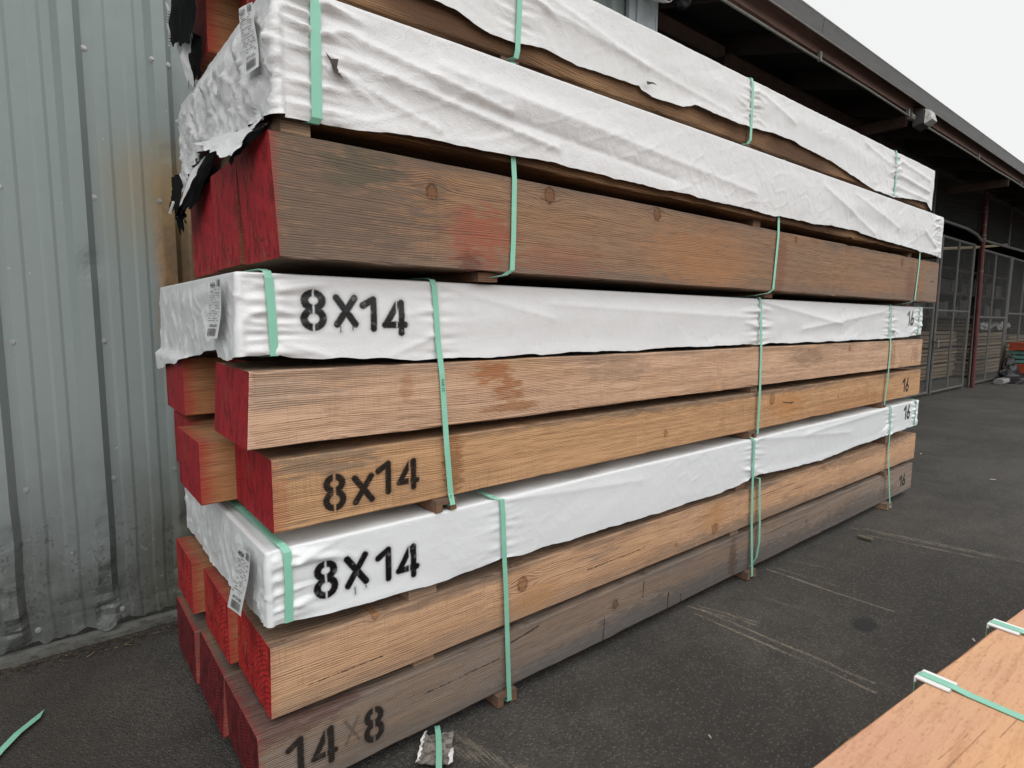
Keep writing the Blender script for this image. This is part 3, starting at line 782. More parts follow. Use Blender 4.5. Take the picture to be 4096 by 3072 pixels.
# --- front timbers with their own grain
W_A1 = wood('wood_weathered_front', (.30, .225, .17), (.13, .085, .062), (-.14, -.40), .0076, 1.0, [(1.402, 0.134, 0.0151), (3.1, 0.12, 0.0087)],
            [(2.3, .03, 1.6, .09, (.115, .108, .105), .75, .8), (1.2, .02, .6, .05, (.16, .15, .145), .6, .8), (3.9, .05, .8, .09, (.11, .10, .095), .7, .8),
             (.0, .21, .35, .06, (.11, .04, .04), .6, .9), (2.3, .09, .05, .14, (.09, .05, .035), .6, .8)],
            [(loc([('1', .033, .098, .055, .108), ('4', .104, .086, .070, .112), ('8', .258, .088, .066, .108)]+text16(4.575, .10, .135, .088), -.035, .045), .0102, .93), (loc([('x', .196, .112, .052, .085)], -.035, .045), .0045, .42)],
            gray=.62, graycol=(.27, .225, .195), ringamt=.95, red=.35, h=.205, saw=.2, cracks=[((1.76, .01), (1.765, .075), .004), ((1.58, .11), (1.585, .18), .003), ((1.33, .0), (1.34, .09), .003), ((.85, .165), (.98, .185), .003), ((2.6, .15), (3.1, .155), .0016), ((.5, .12), (.8, .125), .0014), ((1.86, .0), (1.862, .04), .003)],
            topdirt=.5, botdirt=.55, tone=(.27, .20, .155))
W_A2 = wood('wood_fresh_knotty', LT, DK, (-.10, -.45), .0082, 2.0, [(0.866, 0.129, 0.0209), (2.092, 0.052, 0.0191), (0.3, 0.195, 0.0093), (3.27, 0.185, 0.0162), (1.78, 0.05, 0.007)],
            [(2.6, .02, 1.2, .05, (.22, .17, .13), .6, .9), (3.9, .18, .9, .05, (.17, .12, .09), .5, .9), (2.1, .12, .12, .09, (.50, .26, .09), .5, .9), (.93, .06, .14, .06, (.48, .25, .1), .5, .9)],
            None, gray=.26, red=.25, h=.20, topdirt=.65, botdirt=.35, cracks=[((1.2, .09), (1.55, .094), .0014), ((2.4, .14), (2.9, .146), .0014), ((.1, .06), (.32, .062), .0012)])
W_B1 = wood('wood_golden_sawn', (.58, .345, .185), (.26, .13, .062), (-.12, .75), .0068, 3.0, [(2.576, 0.148, 0.0232), (1.656, 0.07, 0.0116), (3.4, 0.1, 0.007)],
            [(.56, .10, .045, .13, (.25, .11, .045), .7, .9), (.13, .17, .22, .04, (.14, .12, .10), .6, .9), (2.75, .10, .25, .09, (.48, .22, .07), .6, .9), (3.6, .04, .9, .06, (.40, .19, .08), .45, .9), (2.2, .19, 1.4, .03, (.13, .11, .09), .5, .9), (.02, .06, .03, .12, (.42, .16, .08), .5, .9)],
            [(loc([('8', .162, .816, .066, .102), ('x', .248, .820, .064, .082), ('1', .318, .831, .056, .100), ('4', .388, .831, .070, .094)]+text16(4.53, .825, .14, .105), .03, .785), .0102, .97)],
            gray=.16, red=.3, h=.195, saw=.30, topdirt=.55, ringamt=.5, cracks=[((2.70, .118), (2.80, .108), .003), ((2.79, .108), (2.82, .112), .003)])
W_B2 = wood('wood_pink_stained', (.64, .425, .29), (.31, .165, .095), (-.10, .62), .0070, 4.0, [(3.55, 0.165, 0.0151), (3.0, 0.17, 0.007)],
            [(.76, .16, .10, .05, (.36, .13, .045), .75, .9), (.82, .10, .085, .05, (.36, .14, .05), .75, .9), (.84, .04, .14, .018, (.36, .15, .06), .65, .9), (.44, .14, .03, .06, (.40, .18, .08), .5, .9),
             (.0, .14, .30, .05, (.30, .25, .21), .45, .9), (1.4, .14, .25, .06, (.26, .17, .115), .45, .9), (3.0, .13, .25, .06, (.22, .15, .10), .45, .9), (4.3, .09, .05, .12, (.28, .15, .08), .5, .9), (4.75, .09, .07, .1, (.35, .17, .10), .5, .9)],
            None, gray=.14, red=.30, h=.198, saw=.18, topdirt=.45, fray=.85, cracks=[((4.67, .03), (4.69, .15), .0028), ((4.27, .02), (4.26, .13), .003)])
W_C1 = wood('wood_brown_large', (.30, .19, .122), (.10, .054, .032), (-.16, -.62), .0078, 5.0, [(0.436, 0.212, 0.0174), (0.887, 0.262, 0.0209), (1.46, 0.268, 0.0197), (4.11, 0.255, 0.0174), (2.6, 0.27, 0.0116)],
            [(.61, .10, .17, .12, (.32, .095, .062), .75, 1.0), (.95, .05, .30, .06, (.30, .11, .07), .40, 1.0), (1.8, .12, .5, .16, (.40, .19, .085), .45, .9), (.10, .15, .45, .24, (.15, .112, .088), .8, .9), (.22, .24, .12, .07, (.085, .09, .06), .55, .9),
             (.57, .02, .06, .05, (.09, .035, .028), .55, 1.0), (2.45, .15, .08, .2, (.20, .08, .05), .55, .9), (4.30, .1, .10, .2, (.19, .10, .07), .6, .9), (4.75, .12, .2, .2, (.22, .18, .15), .6, .9)],
            None, gray=.30, graycol=(.22, .165, .13), red=.4, h=.296, saw=.16, ringamt=.85, topdirt=.6, botdirt=.35, tone=(.36, .195, .10), cracks=[((4.72, .155), (4.80, .15), .003)])
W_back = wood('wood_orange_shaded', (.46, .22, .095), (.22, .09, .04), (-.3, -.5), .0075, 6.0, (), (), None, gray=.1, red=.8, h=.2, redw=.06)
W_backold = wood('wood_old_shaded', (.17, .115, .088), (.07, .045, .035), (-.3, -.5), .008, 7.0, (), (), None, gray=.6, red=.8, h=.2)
W_dim = wood('wood_brown_shade', (.125, .066, .036), (.05, .026, .015), (-.2, -.5), .008, 8.0, [(1.9, .1, .02)], (), None, gray=.25, red=.5, h=.29)  # brown darkened in its colour to carry the shade under covers and eave

E_a1 = red_end('old_red_paint', seed=1.0, pith=(-.1, -.3), period=.009, bare=.05, **REDO)
E_a2 = red_end('bright_red_paint', seed=2.0, pith=(-.05, -.12), period=.013, bare=.10, **REDB)
E_b = red_end('red_paint', seed=3.0, pith=(.5, .6), period=.007, bare=.06, **RED)
E_c = red_end('red_paint_checked', seed=5.0, pith=(.9, -.2), period=.0085, bare=.14, warp=.06, **RED)
E_d = red_end('red_paint_worn', seed=6.0, pith=(-.3, .3), period=.0085, bare=.30, **RED)

timber(-.035, -.006, .045, .342, .205, W_A1, E_a1, 'grey weathered front timber at the bottom, stencilled 14x8', gA, seed=1, skew=-.005)
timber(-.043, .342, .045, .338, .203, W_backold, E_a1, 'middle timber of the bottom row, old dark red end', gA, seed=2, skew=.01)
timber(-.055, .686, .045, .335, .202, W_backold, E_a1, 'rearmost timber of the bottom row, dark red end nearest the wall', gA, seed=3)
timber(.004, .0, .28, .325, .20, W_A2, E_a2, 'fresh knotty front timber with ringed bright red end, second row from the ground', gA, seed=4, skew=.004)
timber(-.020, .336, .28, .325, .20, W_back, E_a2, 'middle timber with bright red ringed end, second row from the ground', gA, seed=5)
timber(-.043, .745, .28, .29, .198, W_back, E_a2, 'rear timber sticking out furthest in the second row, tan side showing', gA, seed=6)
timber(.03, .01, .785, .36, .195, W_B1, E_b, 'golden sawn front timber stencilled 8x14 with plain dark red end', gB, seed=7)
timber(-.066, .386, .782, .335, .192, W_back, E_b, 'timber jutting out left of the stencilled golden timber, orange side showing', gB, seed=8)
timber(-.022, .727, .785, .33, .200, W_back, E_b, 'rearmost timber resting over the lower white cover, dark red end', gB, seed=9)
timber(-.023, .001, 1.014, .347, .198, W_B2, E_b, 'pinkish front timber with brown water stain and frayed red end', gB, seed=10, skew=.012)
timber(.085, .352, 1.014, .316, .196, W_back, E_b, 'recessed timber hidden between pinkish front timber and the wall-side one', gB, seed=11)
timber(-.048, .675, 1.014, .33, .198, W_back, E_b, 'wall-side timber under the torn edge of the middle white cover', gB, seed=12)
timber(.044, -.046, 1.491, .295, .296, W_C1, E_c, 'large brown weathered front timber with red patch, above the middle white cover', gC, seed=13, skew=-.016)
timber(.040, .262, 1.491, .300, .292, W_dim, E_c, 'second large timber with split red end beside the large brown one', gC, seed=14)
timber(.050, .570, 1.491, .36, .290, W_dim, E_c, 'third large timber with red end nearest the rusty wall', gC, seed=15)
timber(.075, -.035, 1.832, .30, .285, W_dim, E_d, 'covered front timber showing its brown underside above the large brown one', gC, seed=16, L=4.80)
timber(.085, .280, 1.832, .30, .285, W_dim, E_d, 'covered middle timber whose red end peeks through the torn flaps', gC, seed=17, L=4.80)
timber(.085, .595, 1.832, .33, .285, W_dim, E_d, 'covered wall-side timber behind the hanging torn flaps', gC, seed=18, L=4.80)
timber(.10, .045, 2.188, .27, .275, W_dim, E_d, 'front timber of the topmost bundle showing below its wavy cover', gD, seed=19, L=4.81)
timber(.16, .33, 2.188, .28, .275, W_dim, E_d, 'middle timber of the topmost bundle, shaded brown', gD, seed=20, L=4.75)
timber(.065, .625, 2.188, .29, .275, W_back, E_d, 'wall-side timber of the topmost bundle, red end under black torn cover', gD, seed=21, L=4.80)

# --- bearers and spacer battens
M_batten = wood('batten_brown', (.23, .125, .075), (.10, .05, .03), (.05, -.02), .006, 21.0, (), (), None, gray=.3, h=.04, L=1.2)
M_batten2 = wood('batten_grey', (.24, .18, .135), (.11, .08, .06), (.05, -.02), .006, 22.0, (), (), None, gray=.5, h=.04, L=1.2)
def bearer(x, y0, y1, z0, z1, w, label, group, mat, groove=True):
    """runs front to back; grooved on its underside for the strap"""
    m = MB(); h = z1-z0
    if groove and h > .03:
        a = w*.30
        sec = [(0, 0), (a, 0), (a, h*.62), (w-a, h*.62), (w-a, 0), (w, 0), (w, h), (0, h)]
    else: sec = [(0, 0), (w, 0), (w, h), (0, h)]
    n = len(sec); j = random.Random(int(x*100+z0*1000))
    vs = [(x+px_, y0, z0+pz_) for px_, pz_ in sec] + [(x+px_+j.uniform(-.004, .004), y1, z0+pz_) for px_, pz_ in sec]
    m.add(vs, [(i, n+i, n+(i+1)%n, (i+1)%n) for i in range(n)])
    m.f += [tuple(range(n)), tuple(range(2*n-1, n-1, -1))]; m.mi += [0, 0]
    o = m.build('bearer' if groove else 'spacer_batten', mat, None, (x, y0, z0))
    bpy.context.view_layer.update()
    # triangulate the notched ends cleanly
    bm = bmesh.new(); bm.from_mesh(o.data); bmesh.ops.triangulate(bm, faces=[f for f in bm.faces if len(f.verts) > 4]); bm.to_mesh(o.data); bm.free()
    return tag(o, label, 'bearer' if groove else 'batten', group)
BG, SG = 'grooved bearers under the bundles', 'spacer battens between timber rows'
bearer(.742, -.025, 1.0, .002, .0445, .085, 'grooved bearer on the asphalt below the nearest long strap', BG, M_batten)
bearer(2.375, -.03, 1.0, .002, .0445, .085, 'grooved bearer on the asphalt at mid length of the stack', BG, M_batten)
bearer(4.24, -.05, 1.0, .002, .0445, .085, 'grooved bearer on the asphalt near the far end of the stack', BG, M_batten2)
bearer(.44, .02, 1.0, .2505, .2798, .075, 'batten between the two lowest rows near the stencilled digits', SG, M_batten2, False)
bearer(2.27, .02, 1.0, .2505, .2798, .075, 'batten between the two lowest rows at mid length', SG, M_batten2, False)
bearer(4.22, -.02, 1.0, .2505, .2798, .085, 'batten between the two lowest rows near the far end', SG, M_batten, False)
bearer(.42, .01, 1.0, .4805, .535, .10, 'batten just under the lower white cover near its black stencil', SG, M_batten2, False)
bearer(2.30, .02, 1.0, .4805, .535, .09, 'batten under the lower white cover at mid length', SG, M_batten, False)
bearer(4.22, -.01, 1.0, .4805, .535, .09, 'batten under the lower white cover near its far end', SG, M_batten, False)
bearer(.508, -.012, 1.05, .746, .7845, .075, 'notched bearer end on the lower white cover under the golden timber', BG, M_batten)
bearer(2.37, .0, 1.05, .746, .7845, .075, 'bearer on the lower white cover at mid length', BG, M_batten)
bearer(4.13, .0, 1.05, .746, .7845, .075, 'bearer on the lower white cover near its far end', BG, M_batten)
bearer(2.42, .03, 1.05, .981, 1.0135, .06, 'thin batten between golden and pinkish timbers', SG, M_batten2, False)
bearer(2.40, .03, 1.05, 1.2125, 1.247, .06, 'thin batten between pinkish timber and middle white cover', SG, M_batten2, False)
bearer(.66, -.02, 1.05, 1.462, 1.4905, .075, 'bearer in the dark gap over the middle white cover, near strap', BG, M_batten)
bearer(2.44, -.005, 1.05, 1.462, 1.4905, .075, 'bearer over the middle white cover at mid length', BG, M_batten)
bearer(4.42, -.005, 1.05, 1.462, 1.4905, .075, 'bearer over the middle white cover near the far end', BG, M_batten)
bearer(.068, -.034, 1.0, 1.7885, 1.8315, .072, 'grey batten on the corner of the large brown timber', SG, M_batten2, False)
bearer(2.3, .0, 1.0, 1.7885, 1.8315, .07, 'batten on the large brown timber at mid length', SG, M_batten, False)
bearer(4.4, .0, 1.0, 1.7885, 1.8315, .07, 'batten on the large brown timber near the far end', SG, M_batten, False)
bearer(.80, .05, 1.0, 2.140, 2.1875, .075, 'bearer under the topmost bundle at the near strap', BG, M_batten)
bearer(2.25, .05, 1.0, 2.140, 2.1875, .075, 'bearer under the topmost bundle at mid length', BG, M_batten)
bearer(4.12, .05, 1.0, 2.140, 2.1875, .075, 'bearer under the topmost bundle near the far end', BG, M_batten)

# ------------------------------------------------------------------ white covers
def interp(pts):
    xs, zs = zip(*sorted(pts)); return lambda v: np.interp(v, xs, zs)
def cover(x0, x1, yf, yb, zt, org, zfront, zleft, zright, straps, mat, label, seed, amp=1.0, endamp=1.0, folds=(), sag=0.0, top=True, ztf=None, press=None, kick=None, name='timber_cover'):
    """a sheet round the four sides and over the top; hem height follows zfront/zleft/zright"""
    rc = .006; st = .0072
    P = []                                               # plan path: (x, y, nx, ny, side)
    for y in np.arange(yb, yf+rc, -st): P.append((x0, y, -1, 0, 'l'))
    for a in np.linspace(0, math.pi/2, 5)[0:]: P.append((x0+rc-rc*math.cos(a), yf+rc-rc*math.sin(a), -math.cos(a), -math.sin(a), 'lc'))
    for x in np.arange(x0+rc+st, x1-rc, st): P.append((x, yf, 0, -1, 'f'))
    for a in np.linspace(0, math.pi/2, 5): P.append((x1-rc+rc*math.sin(a), yf+rc-rc*math.cos(a), math.sin(a), -math.cos(a), 'rc'))
    for y in np.arange(yf+rc+st, yb, .03): P.append((x1, y, 1, 0, 'r'))
    px_ = np.array([p[0] for p in P]); py_ = np.array([p[1] for p in P]); nx = np.array([p[2] for p in P]); ny = np.array([p[3] for p in P])
    side = np.array([p[4] for p in P])
    zl, zf, zr = interp(zleft), interp(zfront), interp(zright)
    ze = np.where(side == 'l', zl(py_), np.where(side == 'r', zr(py_), zf(px_)))
    ze = np.where(side == 'lc', (zl(np.full_like(py_, yf))*(1-(px_-x0)/rc) + zf(x0+.02)*((px_-x0)/rc)), ze)
    s = np.cumsum(np.hypot(np.diff(px_, prepend=px_[0]), np.diff(py_, prepend=py_[0])))
    ze = ze + fbm(s*9, s*0, seed+40, 3)*.008
    ztop = zt + (interp(ztf)(px_) if ztf else np.zeros_like(px_))
    nr = int(round((zt - np.median(ze))/st))+1
    V = np.linspace(0, 1, nr)[:, None]
    Z = ze[None, :] + (ztop - rc - ze)[None, :]*V
    Sx, SS = px_[None, :], s[None, :]
    isl = np.isin(side, ['l', 'lc'])[None, :]; isf = (side == 'f')[None, :]
    A = np.where(isl, endamp, amp)
    # broad sag folds, diagonal creases, fine crumple
    q1, q2 = SS + .55*Z, Z - .35*SS
    def crease(u, v, sd, t): return np.clip(1 - np.abs(vn(u, v, sd))/t, 0, 1)
    patch = np.clip(.55 + 1.4*vn(SS*1.7, Z*3.1, seed+77), .1, 1.1)
    D = .005 + A*(fbm(SS*1.3, Z*4, seed, 2)*.004 + np.abs(vn(q1*3.4, q2*8, seed+9))*.006 + np.abs(vn(q1*12, q2*14, seed+13))*.0030
                  + patch*(crease(q1*6, q2*11, seed+21, .06)*.0024 + crease(q1*15+Z*9, q2*9, seed+22, .08)*.0016 + crease(q1*24, Z*17-SS*8, seed+23, .09)*.0011))
    D = D + np.where(isl, endamp*(np.abs(vn(SS*6-Z*8, Z*5+SS*6, seed+31))*.013 + np.abs(vn(SS*15+Z*11, Z*13-SS*9, seed+33))*.006 + crease(SS*8+Z*10, Z*7-SS*7, seed+35, .06)*.005 + crease(SS*18-Z*12, Z*12+SS*9, seed+36, .08)*.003), 0)
    D = np.where(isl, .006 + (D-.006)*np.clip((1-V)/.2, .15, 1), D)
    if sag: D = D + sag*np.exp(-((Z - (ztop-.45*(ztop-ze))[None, :])/.05)**2)*np.where(isf, 1, 0)*(.5+fbm(SS*1.1, Z*0, seed+50, 2))
    for (xa, za, xb, zb, wd, am) in folds:
        ax, az = xb-xa, zb-za; l2 = ax*ax+az*az
        t = np.clip(((Sx-xa)*ax+(Z-za)*az)/l2, 0, 1)
        dd = np.hypot(Sx-xa-t*ax, Z-za-t*az)
        D = D + np.where(isf | (side == 'lc')[None, :], am*.62*np.exp(-(dd/(wd*.65))**1.1), 0)
    rs = np.random.RandomState(int(seed*11)+1)
    for (sx, pk) in straps:                              # puckers where a strap bites
        dx = np.abs(Sx - sx)
        ph = Z*230 + fbm(Z*14, SS*3, seed+70, 2)*9
        D = D + np.where(isf, pk*.0085*np.exp(-dx/.040)*(np.sin(ph)+np.sin(ph*.47+2)), 0)
        for k in range(6 if pk > .4 else 3):
            za = ztop.mean() - .01 - rs.rand()*.16; sg = rs.choice((-1, 1)); ln = .06+.16*rs.rand(); sl = rs.uniform(-.5, .3)
            t = np.clip((Sx-sx)*sg/ln, 0, 1)
            dd = np.abs(Z - za - (Sx-sx)*sg*sl)
            D = D + np.where(isf & ((Sx-sx)*sg > 0), pk*.013*np.exp(-(dd/.009)**2)*(1-t)*np.clip((Sx-sx)*sg/.012, 0, 1), 0)
        D = np.where(isf, D*(1-np.exp(-(dx/.016)**2)) + .002*np.exp(-(dx/.016)**2), D)
    if kick: D = D + np.where(isl, np.clip((kick[0]-Z)/.02, 0, 1)*kick[1], 0)
    hem = np.exp(-(V/.12)**2)
    D = D + np.where(isf, hem*np.clip(fbm(SS*2.2, Z*0, seed+61, 2)+.15, -.1, 1)*.010*amp, 0)
    D = np.maximum(D, .0015)
    X = px_[None, :] + nx[None, :]*D; Y = py_[None, :] + ny[None, :]*D
    rows = [np.dstack([X, Y, Z])]
    for a in np.linspace(0, math.pi/2, 5)[1:]:
        inn = rc*(1-math.cos(a)); up = rc*math.sin(a)
        Dk = D[-1]*math.cos(a)
        rows.append(np.dstack([px_-nx*inn+nx*Dk, py_-ny*inn+ny*Dk, ztop-rc+up])[0][None])
    m = MB().grid(np.concatenate(rows, 0))
    if top:
        xs = np.arange(x0+rc-.004, x1-rc+.02, .03); ys = np.arange(yf+rc-.004, yb, .03)
        XX, YY = np.meshgrid(xs, ys)
        edge = np.clip(np.minimum(YY-yf-rc, np.minimum(XX-x0-rc, x1-rc-XX))/.05, 0, 1)
        ZZ = zt + (interp(ztf)(XX) if ztf else 0) - .0015 + edge*(fbm(XX*6, YY*6, seed+90, 3)*.010 - .003)
        m.grid(np.dstack([XX, YY, ZZ]))
    o = m.build(name, mat, None, org, smooth=True)
    return tag(o, label, 'plastic cover', WHITEG)

A3 = (.008, 0.0, .54); B3 = (-.032, .018, 1.25)
M_wA = wrap_mat('white_cover_lower', [(loc([('8', .124, .580, .068, .103), ('X', .212, .586, .070, .094), ('1', .306, .573, .056, .104), ('4', .374, .563, .072, .102)]+text16(4.56, .618, .130, .105), A3[0], A3[2]), .0108, 1.0, [(.232, .585-.54, .565-.54), (.265, .59-.54, .575-.54)])], 1.0, .10, (.735, .76, .775), .22, .18)
M_wB = wrap_mat('white_cover_middle', [(loc([('8', .116, .1+1.214, .070, .104), ('X', .207, 1.322, .066, .084), ('1', .281, 1.309, .056, .096), ('4', .350, 1.297, .074, .100)]+text16(4.525, 1.318, .130, .105), B3[0], B3[2]), .0108, 1.0, [(.255, .08, .058), (.29, .08, .064)])], 2.0, .14, (.73, .74, .755), .26, .18)
M_wC = wrap_mat('white_cover_upper', (), 3.0, .22, (.69, .695, .705), .6, .55)
M_wD = wrap_mat('white_cover_top', (), 4.0, .22, (.70, .705, .71), .65, .65)

cA = cover(A3[0], 4.868, A3[1], 1.03, .745, A3,
      [(.0, .541), (.06, .543), (.24, .531), (.56, .518), (.78, .527), (1.12, .519), (1.66, .515), (2.23, .516), (2.42, .545), (3.2, .515), (3.95, .538), (4.87, .549)],
      [(1.05, .52), (.9, .525), (.72, .53), (.62, .515), (.45, .52), (.31, .53), (.12, .545), (0, .541)], [(0, .549), (1.1, .55)],
      [(.055, 1.0), (.775, .35), (2.40, .5), (4.28, .6), (4.80, .8)], M_wA, 'tight white plastic cover stencilled 8X14 nearest the ground', 11, amp=.55, endamp=.9,
      folds=[(2.42, .74, 3.6, .64, .03, .008), (3.0, .70, 4.25, .73, .02, .008), (.79, .735, 1.5, .68, .025, .006)])
cB = cover(B3[0], 4.845, B3[1], 1.09, 1.457, B3,
      [(-.04, 1.246), (.06, 1.250), (.09, 1.243), (.25, 1.233), (.44, 1.226), (.58, 1.224), (1.9, 1.227), (2.45, 1.227), (3.1, 1.226), (4.2, 1.231), (4.85, 1.248)],
      [(1.1, 1.145), (1.03, 1.148), (.85, 1.175), (.67, 1.188), (.62, 1.205), (.55, 1.218), (.36, 1.243), (.21, 1.256), (.19, 1.238), (.08, 1.236), (.02, 1.246)], [(0, 1.248), (1.1, 1.25)],
      [(.042, 1.0), (.535, .4), (2.43, .9), (4.19, 1.1), (4.77, .9)], M_wB, 'white plastic cover stencilled 8X14 at eye level, middle of the stack', 23, amp=.62, endamp=1.0, kick=(1.225, .022),
      folds=[(2.46, 1.44, 3.4, 1.33, .03, .012), (2.9, 1.30, 4.15, 1.42, .03, .010), (1.0, 1.40, 2.4, 1.36, .03, .008), (.56, 1.44, 1.0, 1.35, .02, .006), (.07, 1.28, .20, 1.24, .012, .008)], sag=.006)
C2 = (.058, -.052, 1.82)
cC = cover(C2[0], 4.90, C2[1], 1.0, 2.122, C2,
      [(.05, 1.815), (.15, 1.820), (.23, 1.822), (.45, 1.835), (.73, 1.848), (1.04, 1.857), (1.27, 1.852), (2.16, 1.852), (2.4, 1.849), (2.96, 1.862), (3.3, 1.870), (3.77, 1.851), (4.37, 1.842), (4.76, 1.828), (4.9, 1.822)],
      [(1.02, 1.80), (.92, 1.80), (.78, 1.85), (.64, 1.875), (.50, 1.86), (.24, 1.80), (.20, 1.835), (.02, 1.825), (-.05, 1.815)], [(-.05, 1.822), (1.0, 1.84)],
      [(.150, 1.25), (4.80, .9)], M_wC, 'long wrinkled white cover above the large brown timber, torn at its left', 37, amp=1.0, endamp=2.4,
      folds=[(.20, 2.05, .75, 1.97, .016, .016), (.22, 1.99, .95, 1.90, .018, .018), (.20, 1.95, .50, 1.87, .012, .012), (.5, 2.04, 2.2, 1.93, .03, .012), (.5, 1.97, 1.6, 1.90, .02, -.012), (2.9, 2.06, 3.6, 1.88, .03, .012), (3.3, 2.07, 4.0, 1.95, .03, .01), (4.5, 1.98, 4.85, 1.86, .03, .016)], sag=.010)
D0 = (.07, .032, 2.19)
cD = cover(D0[0], 4.90, D0[1], .95, 2.472, D0,
      [(.05, 2.30), (.30, 2.262), (.52, 2.253), (.61, 2.252), (.72, 2.231), (.80, 2.226), (.87, 2.231), (.95, 2.243), (1.12, 2.236), (1.34, 2.245), (1.46, 2.247), (1.475, 2.232), (1.54, 2.226), (1.74, 2.23), (1.82, 2.258), (1.89, 2.256), (2.0, 2.250), (2.28, 2.252), (2.47, 2.272), (2.67, 2.274), (2.97, 2.262), (3.26, 2.241), (3.52, 2.205), (3.75, 2.180), (4.1, 2.175), (4.33, 2.198), (4.54, 2.212), (4.76, 2.22), (4.9, 2.175)],
      [(.95, 2.40), (.8, 2.42), (.6, 2.44), (.3, 2.40), (.03, 2.30)], [(0, 2.175), (1, 2.19)],
      [(.845, .7), (2.277, .9), (4.12, 1.2)], M_wD, 'topmost white cover with a wavy torn hem under the roof line', 51, amp=1.15, endamp=1.2, top=True,
      folds=[(.9, 2.42, 1.5, 2.32, .02, .010), (.95, 2.37, 2.1, 2.28, .02, .010), (2.3, 2.44, 2.7, 2.36, .02, .012), (3.6, 2.43, 4.08, 2.36, .02, .014), (4.15, 2.33, 4.8, 2.30, .02, .022), (4.2, 2.42, 4.8, 2.38, .02, .016), (4.15, 2.25, 4.8, 2.24, .02, .018)], sag=.008)

# torn flaps at the near ends: white outside, black inside
def flap(parent, mat, corners, seed, curl=(0, 0, 0), flip=False, n=(22, 22), ragged=.012, label=None, amp=.010, taper=0.0):
    """corners TL, TR, BR, BL in world; curl is the push of the free (lower) edge"""
    TL, TR, BR, BL = [np.array(c, float) for c in corners]
    u = np.linspace(0, 1, n[0])[None, :, None]; v = np.linspace(0, 1, n[1])[:, None, None]
    P = (TL*(1-u)+TR*u)*(1-v) + (BL*(1-u)+BR*u)*v
    U, Vv = u[..., 0]+0*v[..., 0], v[..., 0]+0*u[..., 0]
    rag = fbm(U*7, U*0, seed, 3)*ragged
    down = (P[-1]-P[0]); down = down/np.linalg.norm(down, axis=-1, keepdims=True)
    P = P + down[None]*(rag*Vv)[..., None]*3
    P = P + np.array(curl)[None, None]*(Vv**2.2)[..., None]
    bulge = np.sin(Vv*math.pi*.9)*np.sin(U*math.pi)*.014 + fbm(U*4, Vv*4, seed+3, 3)*amp
    P[..., 0] -= bulge
    return tag(MB().grid(P, flip=not flip).build('torn_flap', mat, parent, parent.location, smooth=True), label)
X = .030
flap(cC, M_wC, [(.050, .60, 1.90), (.046, .03, 1.836), (-.01, .06, 1.735), (-.03, .40, 1.835)], 3, (-.012, 0, .0), n=(30, 24), label='white triangular torn flap lifting off the corner')
flap(cC, M_wC, [(.028, .20, 1.815), (.036, -.035, 1.806), (.026, -.035, 1.780), (.002, .185, 1.742)], 5, (.0, 0, 0), flip=True, ragged=.004, label='black inner side rolled outward')
flap(cC, M_wC, [(.046, .90, 1.88), (.046, .60, 1.86), (.004, .77, 1.70), (.014, .87, 1.68)], 7, (-.02, 0, 0), ragged=.01)
flap(cC, M_wC, [(.042, .62, 1.865), (.046, .50, 1.85), (.02, .70, 1.70), (-.006, .80, 1.69)], 9, (-.01, 0, 0), flip=True, label='black inner edge of the flap')
flap(cC, M_wC, [(-.005, .93, 1.84), (.005, .85, 1.84), (.01, .77, 1.69), (-.005, .87, 1.72)], 11, (-.02, .01, 0), flip=True, label='black strip hanging off the flap')
flap(cC, M_wC, [(-.012, .86, 1.735), (.0, .77, 1.71), (.006, .76, 1.655), (-.004, .85, 1.665)], 13, (0, 0, 0), flip=True, ragged=.02)
flap(cC, M_wC, [(.02, .30, 1.835), (.04, .14, 1.822), (.026, .15, 1.79), (.01, .27, 1.795)], 15, (-.01, 0, 0), ragged=.006)
flap(cD, M_wD, [(.02, .93, 2.56), (.02, .42, 2.47), (.035, .66, 2.205), (.02, .905, 2.29)], 17, (-.015, 0, 0), flip=True, n=(30, 30), ragged=.01, label='black inner side of the torn cover hanging over the end')
flap(cD, M_wD, [(.03, .93, 2.32), (.035, .70, 2.26), (.05, .75, 2.12), (.04, .83, 2.15)], 19, (0, 0, 0), ragged=.015, label='white scrap hanging below the black inner side')
flap(cD, M_wD, [(.04, .78, 2.30), (.045, .62, 2.22), (.055, .70, 2.125), (.05, .77, 2.115)], 21, (0, 0, 0), flip=True, ragged=.01)
# stitched seam threads on the torn edges
M_thread = simple('pale_thread', (.6, .6, .58), .7, 0, .1, 50, .1)
m = MB(); rr = random.Random(3)
for i in range(34):
    t = i/33; y = .915+.012*math.sin(t*20)-.02*t; z = 2.52-.24*t
    m.box((.002, y-.003, z-.0025), (.010, y+.006, z+.0025))
m.build('thread', M_thread, cD, cD.location)
for i in range(5):
    MB().box((-.034, .845-i*.016, 1.700+i*.006), (-.027, .852-i*.016, 1.708+i*.006)).build('thread', M_thread, cC, cC.location)
# rips through the upper cover showing the wood
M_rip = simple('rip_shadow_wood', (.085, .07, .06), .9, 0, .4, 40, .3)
def rip(parent, pts, y):
    MB().add([(a, y, b) for a, b in pts], [tuple(range(len(pts)))]).build('rip', M_rip, parent, parent.location)
rip(cC, [(.166, 1.985), (.182, 1.972), (.200, 1.976), (.196, 1.955), (.212, 1.93), (.186, 1.945), (.180, 1.962)][::-1], C2[1]-.0225)
rip(cD, [(1.475, 2.262), (1.52, 2.268), (1.545, 2.262), (1.515, 2.262), (1.482, 2.250)][::-1], D0[1]-.026)

